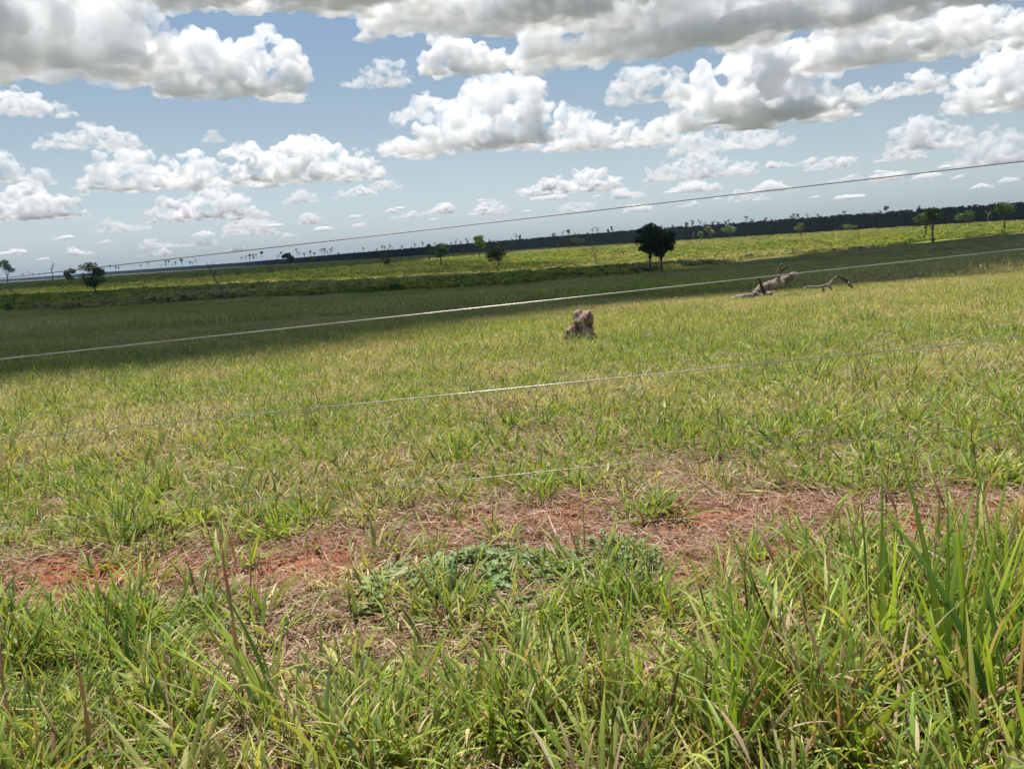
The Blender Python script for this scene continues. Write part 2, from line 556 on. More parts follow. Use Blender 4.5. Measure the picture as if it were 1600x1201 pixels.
#CLOUDS#
FULL, DOME, PEAKL, PEAKR = [.7, .9, 1, .95, 1, .8], [.3, .7, 1, .8, .35], [.5, 1, .85, .6, .5, .3], [.3, .4, .6, .8, 1, .6]
CL = [
 (-300, -150, 226, 128, [1, 1, .95, .9, .85, .7, .35], 11, 'large grey bottomed cloud filling the top left corner of the sky', dict(od=8, deep=.9, hb=900)),
 (-60, 140, 98, 184, DOME, 12, 'small whitish cloud just under the large grey cloud in the top left corner', dict(od=3, soft=True)),
 (230, -120, 700, 24, [.5, .8, .9, 1, .9, .6], 13, 'grey cloud cut by the top edge, between the corner cloud and the long grey bank', dict(od=7)),
 (545, -110, 1010, 54, [.35, .6, .8, 1, 1, .9], 14, 'long grey cloud bank along the top edge above the small round white cloud', dict(od=6)),
 (790, -100, 1330, 92, [.5, .8, 1, .95, .9, .7], 15, 'broad cloud with the darkest grey underside, at the top right of the middle', dict(od=6.5)),
 (1270, 5, 1575, 100, [.6, .9, 1, .8, .7, .45], 16, 'wide white cloud in the upper right with a pale lobe at its right end', dict(od=6)),
 (1330, -130, 1600, 30, [.6, .9, 1, .7, .4], 46, 'cloud cut by the top edge in the right corner of the sky', dict(od=7)),
 (652, 54, 816, 120, [.5, 1, .9, .85, .6, .3], 17, 'small round white cloud under the long grey cloud bank', dict(od=5)),
 (256, 50, 482, 160, [.8, .95, .85, .9, 1, .7], 18, 'isolated lumpy white cloud in open blue, upper left of the middle', dict(od=6, rough=1.1)),
 (532, 84, 646, 140, [.3, .5, .8, 1, .5], 19, 'faint soft cloud between two brighter ones near the top', dict(od=2.6, soft=True)),
 (583, 108, 880, 246, [.2, .5, .72, .66, .8, 1, .95, .55], 20, 'big heaped cumulus with two bright white domes in the middle of the sky', dict(od=9)),
 (850, 150, 1068, 238, [.5, .95, .7, .6, .5, .35], 21, 'low grey white cloud joined to the right side of the big heaped cumulus', dict(od=6)),
 (945, 96, 1082, 164, [.5, .9, 1, .85, .5], 22, 'soft dim rounded cloud above the low grey white one', dict(od=3, soft=True)),
 (1045, 52, 1335, 205, [.4, .66, .62, .9, 1, .8, .45, .3], 23, 'towering bright white cloud with grey shaded base at right of the middle', dict(od=10)),
 (1040, 180, 1240, 238, [.5, .8, .7, .6, .3], 24, 'thin grey cloud layer hanging below the towering bright white cloud', dict(od=2.6, soft=True)),
 (1330, 112, 1470, 154, [.3, .5, .6, 1, .5], 25, 'small ragged white puff to the right of the towering cloud', dict(od=3.5, soft=True)),
 (1496, 76, 1700, 176, [.35, .8, 1, .9, .8], 26, 'heaped white cloud cut by the right edge of the picture', dict(od=8)),
 (1396, 178, 1512, 238, [.6, .8, 1, .6, .3], 27, 'two stepped white cloud lumps below the cloud at the right edge', dict(od=4)),
 (1500, 188, 1610, 262, [.4, .8, .6, .5], 28, 'small pale cloud near the right edge just above the top wire', dict(od=3.5, soft=True)),
 (1005, 230, 1190, 283, [.4, .7, 1, .6, .4], 29, 'flat wide soft cloud under the towering cloud', dict(od=4, soft=True)),
 (1196, 240, 1274, 262, [.8, .5, .3, .9], 30, 'pair of tiny white puffs to the right of the flat wide cloud', dict(od=4)),
 (1040, 278, 1130, 302, [.5, 1, .6], 31, 'small low cloud directly beneath the flat wide cloud', dict(od=3)),
 (800, 258, 978, 304, [.3, .55, .8, .5, 1, .8, .4], 32, 'low double humped white cloud below the big heaped cumulus', dict(od=7)),
 (355, 206, 608, 290, [.7, .85, .65, .8, 1, .85, .6, .7, .35], 33, 'bright white saddle shaped cumulus at the left of the middle', dict(od=9)),
 (133, 224, 352, 303, [.25, .8, .95, .7, .7, .9, .5], 34, 'white cloud with a flat grey middle to the left of the saddle shaped cumulus', dict(od=6)),
 (232, 282, 412, 348, [.3, .55, .65, 1, .75, .3], 35, 'white pointed cloud low under the gap between two brighter cumulus', dict(od=7)),
 (-20, 288, 122, 348, [.4, .7, 1, .7, .3], 36, 'low white cumulus close to the left edge', dict(od=7)),
 (64, 193, 216, 236, [.3, .6, 1, .9, .5], 37, 'dim soft cloud above the white cloud with the flat grey middle', dict(od=2.6, soft=True)),
 (-40, 236, 36, 290, [.7, 1, .6], 38, 'small white cloud cut by the left edge', dict(od=4)),
 (44, 262, 88, 292, DOME, 39, 'tiny round puff between two low clouds near the left edge', dict(od=2.5)),
 (438, 292, 505, 320, DOME, 40, 'faint small cloud just beneath the saddle shaped cumulus', dict(od=2.2, soft=True)),
 (462, 328, 504, 352, DOME, 41, 'tiny pale cloud low down above the long top wire, left of the middle', dict(od=3)),
 (655, 312, 716, 336, PEAKR, 42, 'tiny white cloud low in the middle, above the top wire', dict(od=3)),
 (316, 200, 352, 224, DOME, 43, 'tiny dim grey puff alone in the blue above the pointed cloud', dict(od=1.6)),
 (950, 288, 1016, 312, PEAKL, 44, 'small flat cloud right of the low double humped cloud', dict(od=3)),
 (1165, 280, 1240, 302, DOME, 45, 'small bright flat cloud touching the top wire at right', dict(od=3)),
]
for (x0, yt, x1, yb, prof, seed, label, kw) in CL:
    if kw['od'] <= 4:
        kw.setdefault('rough', 1.5)
    cloud(x0, yt, x1, yb, prof, seed, label, **kw)
rng = random.Random(77)
for (x, y) in ((20, 392), (90, 376), (150, 388), (205, 372), (262, 384), (330, 366), (395, 372), (430, 352), (548, 338), (610, 300), (600, 330), (632, 326),
               (545, 316), (745, 308), (752, 330), (690, 352), (860, 322), (905, 330), (1080, 318), (1290, 262), (1310, 285), (1370, 268), (1420, 262), (1480, 262),
               (1530, 290), (1575, 282), (1260, 306), (1340, 304), (60, 404), (130, 398), (240, 400), (300, 392), (370, 386), (450, 376), (505, 364), (560, 358), (625, 352),
               (700, 340), (775, 342), (830, 336), (935, 318), (1010, 326), (1060, 306), (1120, 312), (1180, 316), (1400, 290), (1450, 284), (1500, 276), (570, 302), (400, 352)):
    w_ = rng.uniform(24, 60) * rng.choice([.7, 1, 1.6])
    h_ = w_ * rng.uniform(.16, .4)
    x, y = x + rng.uniform(-14, 14), y + rng.uniform(-10, 8)
    cloud(x - w_ / 2, y - h_, x + w_ / 2, y, rng.choice([DOME, PEAKL, PEAKR, FULL]), rng.randint(0, 999),
          'tiny faint cloud low over the horizon', od=rng.uniform(1.2, 3.6), group='tiny faint clouds low over the horizon', vox=1.3, soft=True, rough=1.7)

def gp(px, py):
    g = ground(px, py)
    return (g.x, g.y)
# shade of the field: from the near edge seen in the photograph to the foot of the scrub
near = [gp(0, 598), gp(150, 586), gp(300, 570), gp(450, 552), gp(600, 528), gp(700, 514), gp(800, 505), gp(900, 494), gp(1000, 483), gp(1100, 474), gp(1220, 458), gp(1350, 444), gp(1480, 432), gp(1600, 421)]
poly = [(-420, 60), (-60, near[0][1] * .8)] + near + [(70, near[-1][1] + 4), (420, 160), (620, 470)] + [(x_, float(scrub_edge(x_)) + 12) for x_ in (400, 300, 190, 110, 60, 25, 0, -30, -90)] + [(-200, 330), (-420, 400)]
shade_cloud(poly, 620, 'broken white cloud deck overhead that shades the field behind the fence', thick=44, seed=5, vox=5.5)
up_ = [gp(-250, 474), gp(0, 462), gp(200, 453), gp(400, 442), gp(600, 436), gp(800, 427), gp(950, 416), gp(1010, 411)]
poly = up_[::-1] + [(x_, float(scrub_edge(x_)) - 8) for x_ in (-260, -165, -100, -68, -30, 0, 20, 35, 60, 80)]
shade_cloud(poly, 760, 'long overhead cloud that shades the near edge of the scrub', thick=46, seed=6, vox=7)
fr_ = [gp(-250, 464), gp(0, 450), gp(200, 440), gp(400, 426), gp(560, 414), gp(660, 406)]
poly = fr_ + [(fr_[-1][0] + 5, fr_[-1][1] + 60), (fr_[-2][0] - 30, fr_[-2][1] + 420), (fr_[0][0] - 250, fr_[0][1] + 400)]
shade_cloud(poly, 880, 'overhead cloud that shades the far left part of the scrub', thick=90, seed=16, vox=13)
poly = up_ + [(r_[0] + 3, r_[1] + 5) for r_ in fr_[::-1]]
shade_cloud(poly, 820, 'unseen thin cloud added overhead to dim the bright stripe of the left scrub', thick=60, seed=18, vox=10, od=.55)  # out-of-view cloud, added only to tone down the sunlit stripe
poly = [(-1500, 900), (-500, 560), (-220, 540), (-60, 620), (20, 900), (190, 880), (330, 770), (480, 690), (800, 620), (1300, 600), (1200, 1500), (200, 1900), (-700, 2600)]
shade_cloud(poly, 1000, 'distant overhead cloud field that shades the dark plantation', thick=170, seed=7, vox=22, rough=.6)
print('CLOUDS', time.time() - T0, sum(len(o.data.polygons) for o in S.objects if o.name.startswith('cloud')))

# ------------------------------------------------------------------ tubes, twigs and leaves
def tube(V, Fc, pts, rads, sides=7, cap=True, wob=0.0, rng=random, colours=None, col=None):
    """append a tapering tube along pts to V, Fc"""
    n = len(pts)
    base = len(V)
    up = Vector((0, 0, 1))
    for i, p in enumerate(pts):
        d = (pts[min(i + 1, n - 1)] - pts[max(i - 1, 0)]).normalized()
        a = d.cross(up if abs(d.z) < .9 else Vector((1, 0, 0))).normalized()
        b = d.cross(a).normalized()
        for k in range(sides):
            t = 2 * PI * k / sides
            r = rads[i] * (1 + rng.uniform(-wob, wob))
            V.append(p + (a * math.cos(t) + b * math.sin(t)) * r)
            if colours is not None:
                colours.append(col)
    for i in range(n - 1):
        for k in range(sides):
            a, b = base + i * sides + k, base + i * sides + (k + 1) % sides
            Fc.append((a, b, b + sides, a + sides))
    if cap:
        Fc.append(tuple(base + k for k in range(sides))[::-1])
        Fc.append(tuple(base + (n - 1) * sides + k for k in range(sides)))

def bent(a, b, n, bow, rng):
    """points from a to b with a crooked bow"""
    d = b - a
    L = d.length
    off = Vector((rng.uniform(-1, 1), rng.uniform(-1, 1), rng.uniform(-.4, .8))) * bow * L
    out = []
    for i in range(n):
        t = i / (n - 1)
        out.append(a + d * t + off * math.sin(PI * t) + Vector((rng.uniform(-1, 1), rng.uniform(-1, 1), rng.uniform(-1, 1))) * L * bow * .18 * (0 < i < n - 1))
    return out

GREEN = [(.030, .058, .014), (.042, .078, .017), (.060, .100, .022)]
def jitter(c, rng, k=.22):
    f = 1 + rng.uniform(-k, k)
    return (c[0] * f * (1 + rng.uniform(-.08, .08)), c[1] * f, c[2] * f * (1 + rng.uniform(-.1, .1)))

def leaf_cluster(V, Fc, C, centre, rad, n, size, cols, rng, squash=.75):
    for _ in range(n):
        u = Vector((rng.gauss(0, 1), rng.gauss(0, 1), rng.gauss(0, 1)))
        u.normalize()
        rr_ = rad * rng.uniform(.45, 1.08) ** .6
        p = centre + Vector((u.x * rr_, u.y * rr_, u.z * rr_ * squash))
        a = Vector((rng.gauss(0, 1), rng.gauss(0, 1), rng.gauss(0, .6))).normalized()
        b = a.cross(u).normalized() if a.cross(u).length > .01 else Vector((1, 0, 0))
        s = size * rng.uniform(.6, 1.35)
        k = len(V)
        V += [p - a * s, p + b * s * .45, p + a * s, p - b * s * .45]
        c = jitter(rng.choice(cols), rng)
        C += [c] * 4
        Fc.append((k, k + 1, k + 2, k + 3))

def make_tree(name, rng, height, width, trunk_h, cols, clumps=14, leaves=90, leaf=.25, dens=1.0, trunks=1, lean=0.0, profile='round', tr=None, bark=None, parts=True):
    """root empty > trunk, crown; all round real depth"""
    root = bpy.data.objects.new(name, None)
    S.collection.objects.link(root)
    root.empty_display_size = .2
    V, Fc = [], []
    cz = trunk_h + (height - trunk_h) * .5
    hh, hw = (height - trunk_h) * .5, width * .5
    tr = tr or max(.06, height * .022)
    top = Vector((lean * height, 0, trunk_h + hh * .5))
    pts = bent(Vector((0, 0, -.3)), top, 7, .05, rng)
    tube(V, Fc, pts, [tr * (1.35 - .85 * i / 6) for i in range(7)], 8, wob=.08, rng=rng)
    CV, CF, CC = [], [], []
    cs = []
    for i in range(clumps):
        for _ in range(30):
            a, b, c = rng.uniform(-1, 1), rng.uniform(-1, 1), rng.uniform(-1, 1)
            q = a * a + b * b + c * c
            if .25 < q < 1:
                break
        if profile == 'flat':
            c = .25 + c * .55 if c > 0 else c * .5
        if profile == 'up':
            a, b = a * (.55 + .45 * c), b * (.55 + .45 * c)
        cs.append(Vector((top.x * 1 + a * hw * .78, b * hw * .78, cz + c * hh * .8)))
    for c in cs:
        st = pts[rng.choice([3, 4, 5, 6])]
        tube(V, Fc, bent(st, c, 5, .1, rng), [tr * .45, tr * .36, tr * .27, tr * .18, tr * .08], 5, wob=.1, rng=rng)
        cr = min(hw, hh * 1.3) * (rng.uniform(.2, .44) if clumps > 25 else rng.uniform(.3, .52))
        leaf_cluster(CV, CF, CC, c, cr, int(leaves * dens * rng.uniform(.7, 1.3)), leaf, cols, rng)
    link('trunk', mesh_from('trunk', V, Fc), [bark or M_BARK], root)
    if parts:
        link('crown', mesh_from('crown', CV, CF, CC, smooth=False), [M_TREE], root)
    return root

def make_bare(name, rng, height, width, lean=0.0, forks=5, tr=None, mat=None, twig=2, trunk_frac=.45):
    """a leafless tree: trunk, with branches that fork"""
    root = bpy.data.objects.new(name, None)
    S.collection.objects.link(root)
    V, Fc = [], []
    tr = tr or max(.07, height * .022)
    top = Vector((lean * height, rng.uniform(-.05, .05) * height, height * trunk_frac))
    pts = bent(Vector((0, 0, -.3)), top, 7, .07, rng)
    tube(V, Fc, pts, [tr * (1.3 - .6 * i / 6) for i in range(7)], 8, wob=.1, rng=rng)
    link('trunk', mesh_from('trunk', V, Fc), [mat or M_DEAD], root)
    BV, BF = [], []
    def grow(p, d, L, r, lvl):
        e = p + d * L
        tube(BV, BF, bent(p, e, 5, .12, rng), [r, r * .85, r * .7, r * .55, r * .4], 5, wob=.1, rng=rng)
        if lvl > 0:
            for _ in range(rng.choice([2, 3])):
                nd = (d + Vector((rng.uniform(-.8, .8), rng.uniform(-.8, .8), rng.uniform(-.2, .6)))).normalized()
                grow(p.lerp(e, rng.uniform(.55, 1)), nd, L * rng.uniform(.45, .75), r * .5, lvl - 1)
    for i in range(forks):
        a = rng.uniform(0, 2 * PI)
        q = Vector((math.cos(a) * width / height * 1.3, math.sin(a) * width / height * 1.3, rng.uniform(.5, 1.2))).normalized()
        grow(pts[rng.choice([4, 5, 6])] if i else pts[6], q, height * (1 - trunk_frac) * rng.uniform(.4, .62), tr * rng.uniform(.4, .65), twig)
    link('branches', mesh_from('branches', BV, BF), [mat or M_DEAD], root)
    return root

DG = [(.030, .054, .015), (.040, .068, .018), (.052, .084, .022)]
MG = [(.055, .10, .022), (.075, .13, .028), (.10, .16, .034)]
LG = [(.13, .20, .04), (.16, .24, .05), (.19, .25, .06)]
OG = [(.13, .14, .045), (.17, .165, .06), (.10, .12, .04)]
BR = [(.09, .07, .045), (.13, .10, .065), (.07, .06, .035)]

def scale_at(g):
    return (g - EYE).length / F

def place_tree(px, pyb, ytop, wpx, kind, label, cols=MG, **kw):
    g = ground(px, pyb)
    s = scale_at(g)
    h, w_ = (pyb - ytop) * s, wpx * s
    rng = random.Random(int(px * 7 + pyb))
    if kind == 'bare':
        kw.setdefault('tr', max(.018 * h, .55 * s))
        o = make_bare('dead_tree', rng, h, w_, **kw)
        cat = 'dead tree'
    else:
        th = h * kw.pop('th', .35)
        lf = max(.13, 1.5 * s)
        n = kw.pop('leaves', None) or int(np.clip(2.6 * (h * w_) / (lf * lf), 500, 9000) / kw.get('clumps', 14))
        o = make_tree('tree', rng, h, w_, th, cols, leaves=n, leaf=lf, **kw)
        cat = 'tree'
    o.location = g
    tag(o, label, cat)
    return o

TREES = [
 (12, 441, 412, 20, 'leaf', 'round topped tree at the far left end of the skyline', dict(cols=DG, th=.3, clumps=8)),
 (82, 439, 408, 12, 'bare', 'thin forked dead tree standing out above the skyline at far left', dict(forks=3, twig=1, trunk_frac=.55)),
 (112, 439, 423, 20, 'leaf', 'low round bush tree on the skyline, left of the bigger green tree', dict(cols=MG, th=.1, clumps=7)),
 (150, 460, 412, 34, 'leaf', 'bushy green tree with a pale top standing in the scrub at left', dict(cols=MG, th=.1, clumps=24)),
 (24, 481, 452, 18, 'bare', 'small leafless tree nearest the left edge of the scrub', dict(forks=5, mat=M_CHAR)),
 (352, 470, 402, 26, 'bare', 'crooked grey dead tree leaning left at the edge of the scrub', dict(lean=-.22, forks=3, trunk_frac=.62, twig=1)),
 (423, 428, 403, 8, 'bare', 'pale broken dead trunk in the scrub just left of the dark skyline tree', dict(forks=2, twig=0, trunk_frac=.7)),
 (452, 416, 396, 19, 'leaf', 'small dark tree with a wide crown on the skyline, left of the middle', dict(cols=DG, th=.3, clumps=8)),
 (492, 414, 399, 11, 'leaf', 'slim pale green tree in front of the dark plantation line, left part', dict(cols=LG, th=.35, clumps=6)),
 (549, 428, 402, 11, 'bare', 'whitish bent dead tree in the bright part of the scrub', dict(forks=3, twig=1, lean=.1)),
 (604, 418, 397, 14, 'leaf', 'round brownish bush tree standing in the scrub left of the open green tree', dict(cols=BR, th=.2, clumps=7)),
 (615, 434, 412, 19, 'bare', 'spreading leafless tree in front of the round brownish bush tree', dict(forks=6)),
 (671, 407, 380, 12, 'leaf', 'narrow dark tree directly behind the open green tree', dict(cols=DG, th=.3, clumps=7)),
 (690, 418, 379, 36, 'leaf', 'open crowned green tree with visible trunk left of the middle', dict(cols=MG, th=.38, clumps=15)),
 (724, 404, 388, 8, 'leaf', 'tiny dark tree between the open green tree and the bright crowned one', dict(cols=DG, th=.4, clumps=5)),
 (750, 404, 369, 23, 'leaf', 'bright green crowned tree rising above the plantation line', dict(cols=LG, th=.4, clumps=10)),
 (779, 419, 377, 37, 'leaf', 'dense dark round tree on a short trunk near the middle of the scrub', dict(cols=DG, th=.22, clumps=20)),
 (872, 389, 371, 8, 'bare', 'small white dead tree against the dark plantation', dict(forks=3, twig=0)),
 (904, 389, 367, 24, 'leaf', 'dark tree with brown trunk merging into the plantation', dict(cols=DG, th=.35, clumps=8)),
 (931, 413, 370, 32, 'bare', 'wide bare pinkish tree with many fine twigs left of the twin trees', dict(forks=9, twig=3, trunk_frac=.25)),
 (1083, 377, 359, 7, 'bare', 'thin pale dead tree right of the twin trees', dict(forks=3, twig=0)),
 (1094, 378, 362, 12, 'leaf', 'small pale green sapling right of the twin trees', dict(cols=LG, th=.25, clumps=5)),
 (1108, 376, 354, 17, 'leaf', 'olive green round tree against the dark plantation', dict(cols=OG, th=.3, clumps=8)),
 (1140, 373, 354, 24, 'leaf', 'light green spreading tree against the dark plantation', dict(cols=LG, th=.4, clumps=9)),
 (1252, 375, 352, 23, 'leaf', 'sparse brownish tree above the fallen trunk', dict(cols=OG, th=.4, clumps=8, dens=.45)),
 (1278, 363, 343, 8, 'bare', 'narrow brown leafless tree against the dark plantation', dict(forks=6, mat=M_CHAR, twig=1)),
 (1306, 362, 351, 16, 'bare', 'low brownish leafless bush tree at the plantation foot', dict(forks=7, trunk_frac=.2)),
 (1327, 362, 351, 24, 'leaf', 'low yellow green spreading tree at the plantation foot', dict(cols=LG, th=.2, clumps=8, profile='flat')),
 (1446, 371, 336, 34, 'leaf', 'flat topped olive tree, the left one of the overlapping pair at right', dict(cols=OG, th=.42, clumps=13, profile='flat')),
 (1458, 378, 332, 26, 'leaf', 'greener flat topped tree on a thin trunk, right one of the overlapping pair', dict(cols=LG, th=.55, clumps=10, profile='flat')),
 (1507, 353, 332, 28, 'leaf', 'rounded green tree before the plantation, between the pair and the lone tree', dict(cols=MG, th=.22, clumps=11)),
 (1543, 349, 327, 9, 'bare', 'grey dead tree against the plantation near the right edge', dict(forks=6, twig=1)),
 (1570, 359, 322, 25, 'leaf', 'lone umbrella shaped green tree nearest the right edge', dict(cols=MG, th=.48, clumps=11, profile='flat')),
]
for (px, pyb, yt, wpx, kind, label, kw) in TREES:
    place_tree(px, pyb, yt, wpx, kind, label, **kw)
place_tree(1016, 427, 351, 46, 'leaf', 'left tree of the tall dark twins, with the rounder higher crown', cols=DG, th=.38, clumps=46, tr=.2, leaves=260)
place_tree(1035, 426, 356, 40, 'leaf', 'right tree of the tall dark twins, with foliage hanging lower', cols=DG, th=.28, clumps=46, tr=.2, leaves=260)

# ------------------------------------------------------------------ plantation belt and the taller trees standing in it
seg = np.hypot(*np.diff(BELT, axis=0).T)
cum = np.concatenate([[0], np.cumsum(seg)])
def belt(s):
    return np.stack([np.interp(s, cum, BELT[:, 0]), np.interp(s, cum, BELT[:, 1])], -1)

def scatter(name, pts, rots, scales, idx, dry, protos, label, cat='grass', kind='stuff'):
    """one object that carries thousands of copies of a few prototype meshes"""
    me = bpy.data.meshes.new(name)
    pts = np.asarray(pts, 'f')
    me.vertices.add(len(pts))
    me.vertices.foreach_set('co', pts.ravel())
    a = me.attributes.new('rot', 'FLOAT_VECTOR', 'POINT')
    a.data.foreach_set('vector', np.asarray(rots, 'f').ravel())
    a = me.attributes.new('scl', 'FLOAT_VECTOR', 'POINT')
    a.data.foreach_set('vector', np.asarray(scales, 'f').ravel())
    a = me.attributes.new('idx', 'INT', 'POINT')
    a.data.foreach_set('value', np.asarray(idx, 'i').ravel())
    vattr(me, 'dryness', dry)
    o = link(name, me)
    ng = bpy.data.node_groups.new(name + '_scatter', 'GeometryNodeTree')
    ng.interface.new_socket('Geometry', in_out='INPUT', socket_type='NodeSocketGeometry')
    ng.interface.new_socket('Geometry', in_out='OUTPUT', socket_type='NodeSocketGeometry')
    N = ng.nodes
    gi, go = N.new('NodeGroupInput'), N.new('NodeGroupOutput')
    jn = N.new('GeometryNodeJoinGeometry')
    for pr in reversed(protos):
        oi = N.new('GeometryNodeObjectInfo')
        oi.inputs['Object'].default_value = pr
        g2 = N.new('GeometryNodeGeometryToInstance')
        ng.links.new(oi.outputs['Geometry'], g2.inputs[0])
        ng.links.new(g2.outputs[0], jn.inputs[0])
    def named(nm, ty):
        t = N.new('GeometryNodeInputNamedAttribute')
        t.data_type = ty
        t.inputs['Name'].default_value = nm
        return t.outputs[0]
    ip = N.new('GeometryNodeInstanceOnPoints')
    ng.links.new(gi.outputs[0], ip.inputs['Points'])
    ng.links.new(jn.outputs[0], ip.inputs['Instance'])
    ip.inputs['Pick Instance'].default_value = True
    ng.links.new(named('idx', 'INT'), ip.inputs['Instance Index'])
    ng.links.new(named('rot', 'FLOAT_VECTOR'), ip.inputs['Rotation'])
    ng.links.new(named('scl', 'FLOAT_VECTOR'), ip.inputs['Scale'])
    st = N.new('GeometryNodeStoreNamedAttribute')
    st.data_type = 'FLOAT'
    st.domain = 'INSTANCE'
    st.inputs['Name'].default_value = 'dry'
    ng.links.new(ip.outputs[0], st.inputs['Geometry'])
    ng.links.new(named('dryness', 'FLOAT'), st.inputs['Value'])
    ng.links.new(st.outputs[0], go.inputs[0])
    mod = o.modifiers.new('scatter', 'NODES')
    mod.node_group = ng
    tag(o, label, cat, None, kind)
    return o

def proto(name, me, mats):
    """prototype: kept out of the scene, only its mesh is used by scatter"""
    o = bpy.data.objects.new(name, me)
    for m in mats:
        me.materials.append(m)
    return o

def plantation_proto(seed):
    rng = random.Random(seed)
    V, Fc, C = [], [], []
    hgt_ = 17.0
    tube(V, Fc, [Vector((0, 0, -1)), Vector((0, 0, 9)), Vector((0, 0, 16))], [.2, .15, .05], 5, colours=C, col=(.06, .05, .04))
    for i in range(9):
        z = 3.0 + i * 1.6
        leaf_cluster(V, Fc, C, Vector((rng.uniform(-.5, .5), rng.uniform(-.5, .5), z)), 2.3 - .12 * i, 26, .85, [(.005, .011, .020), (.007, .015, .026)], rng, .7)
    return proto('plantation_tree_shape', mesh_from('plantation_tree', V, Fc, C, smooth=False), [M_PLANT])
pp = [plantation_proto(s) for s in range(5)]
rs = np.random.RandomState(4)
P_, Rr_, Sc_, Ix_ = [], [], [], []
s = 0.0
while s < cum[-1]:
    b = belt(s)
    d = math.hypot(*b)
    t = belt(min(s + 5, cum[-1])) - b
    t = t / max(1e-6, np.hypot(*t))
    nrm = np.array([t[1], -t[0]])
    if nrm @ b < 0:
        nrm = -nrm
    for row in range(4):
        q = b + nrm * (row * 4.5) + rs.uniform(-.6, .6, 2)
        P_.append((q[0], q[1], H(q[0], q[1]) - .3))
        Rr_.append((0, 0, rs.uniform(0, 6.28)))
        k = rs.uniform(.88, 1.06)
        Sc_.append((k * 1.15, k * 1.15, k))
        Ix_.append(rs.randint(0, 5))
    s += 3.4 if d < 2000 else 5.0
scatter('plantation', P_, Rr_, Sc_, Ix_, np.zeros(len(P_)), pp, 'dark even plantation of tall trees forming the belt along the horizon', 'plantation')

def emergent(seed, h=27.0, sparse=False):
    rng = random.Random(seed)
    V, Fc, C = [], [], []
    pts = bent(Vector((0, 0, 0)), Vector((rng.uniform(-1, 1), 0, h * .9)), 6, .02, rng)
    tube(V, Fc, pts, [.32, .28, .24, .2, .15, .1], 6, colours=C, col=(.09, .08, .07), rng=rng)
    for _ in range(rng.choice([3, 4, 5])):
        a = rng.uniform(0, 6.28)
        c = Vector((math.cos(a) * rng.uniform(.6, 3.2), math.sin(a) * 2.2, h * rng.uniform(.78, .97))) + Vector((pts[-1].x, 0, 0))
        tube(V, Fc, [pts[3], pts[4].lerp(c, .5), c], [.13, .1, .06], 4, colours=C, col=(.09, .08, .07), rng=rng)
        leaf_cluster(V, Fc, C, c, rng.uniform(1.3, 2.5), 26 if sparse else 85, .6, DG, rng, .65)
    return mesh_from('tall_tree', V, Fc, C, smooth=False)
em = [emergent(40 + i, sparse=(i % 3 == 0)) for i in range(7)]
for me in em:
    me.materials.append(M_TREE)
rng = random.Random(9)
xs = [28, 36, 44, 52, 60, 92, 98, 168, 174, 180, 215, 248, 254, 262, 268, 272, 280, 290, 297, 372, 384, 390, 404, 430, 446, 468, 476, 484, 492, 500, 508, 516, 524, 552, 560,
      576, 583, 588, 602, 612, 616, 628, 645, 650, 658, 706, 712, 722, 730, 736, 768, 798, 806, 812, 868, 888, 896, 912, 922, 933, 952, 956, 968, 1044, 1050, 1056, 1072, 1076, 1085,
      1096, 1102, 1110, 1114, 1120, 1126, 1132, 1138, 1168, 1176, 1182, 1196, 1206, 1210, 1220, 1236, 1240, 1243, 1252, 1262, 1276, 1320, 1378, 1384, 1389, 1438, 1458, 1506, 1510, 1520, 1525, 1548, 1554, 1565, 1580, 1594]
tgt = {80: 0}
SS = np.linspace(0, cum[-1], 4000)
BB = belt(SS)
xs += [rng.uniform(20, 1000) for _ in range(45)] + [rng.uniform(1000, 1600) for _ in range(20)]
for i, x in enumerate(xs):
    d = ray(x + rng.uniform(-3, 3), 380)
    k = int(np.argmin(np.abs(np.arctan2(BB[:, 0], BB[:, 1]) - math.atan2(d.x, d.y)) + (BB[:, 1] < 100)))
    b = BB[k] * (1 + 6 / np.hypot(*BB[k]))
    if np.hypot(*b) > 2100:                    # on the left the tall trees stand well in front of the far belt
        b = b * rng.uniform(.5, .72)
    dist = float(np.hypot(*b))
    o = link('tall_tree', em[rng.randrange(7)])
    o.location = (b[0], b[1], H(b[0], b[1]) - .5)
    sc = rng.uniform(.74, 1.12) * np.interp(dist, [700, 1300, 3000], [.74, .92, 1.15])
    o.scale = (sc * .8, sc * .8, sc)
    o.rotation_euler.z = rng.uniform(0, 6.28)
    tag(o, 'thin tall tree poking up above the plantation line on the skyline', 'tree', 'thin tall trees above the plantation line')
print('TREES', time.time() - T0)
#REST#
# ------------------------------------------------------------------ fence
def metal(name, col, rough):
    m = bpy.data.materials.new(name)
    n, out = nodes_of(m)
    p = n.nodes.new('ShaderNodeBsdfPrincipled')
    p.inputs['Metallic'].default_value = .55
    p.inputs['Roughness'].default_value = rough
    tc = n.nodes.new('ShaderNodeTexCoord')
    c = ramp(n, [(.35, tuple(v * .6 for v in col)), (.65, col)], noise_node(n, 3, 4, .6, tc.outputs['Object']))
    n.links.new(c, p.inputs['Base Color'])
    n.links.new(p.outputs[0], out.inputs['Surface'])
    return m
M_WIRE = metal('galvanised_wire', (.50, .48, .45), .32)
M_WIRE_OLD = metal('weathered_wire', (.26, .23, .2), .5)
M_WIRE_LOW = metal('dull_wire', (.30, .28, .25), .28)
fence = bpy.data.objects.new('wire_fence', None)
S.collection.objects.link(fence)
tag(fence, 'four strand smooth wire fence crossing the picture over the grass', 'fence')
FY0, FSL = 3.5, -.066
def fence_point(px, py):
    d = ray(px, py)
    t = FY0 / (d.y - FSL * d.x)
    return EYE + d * t
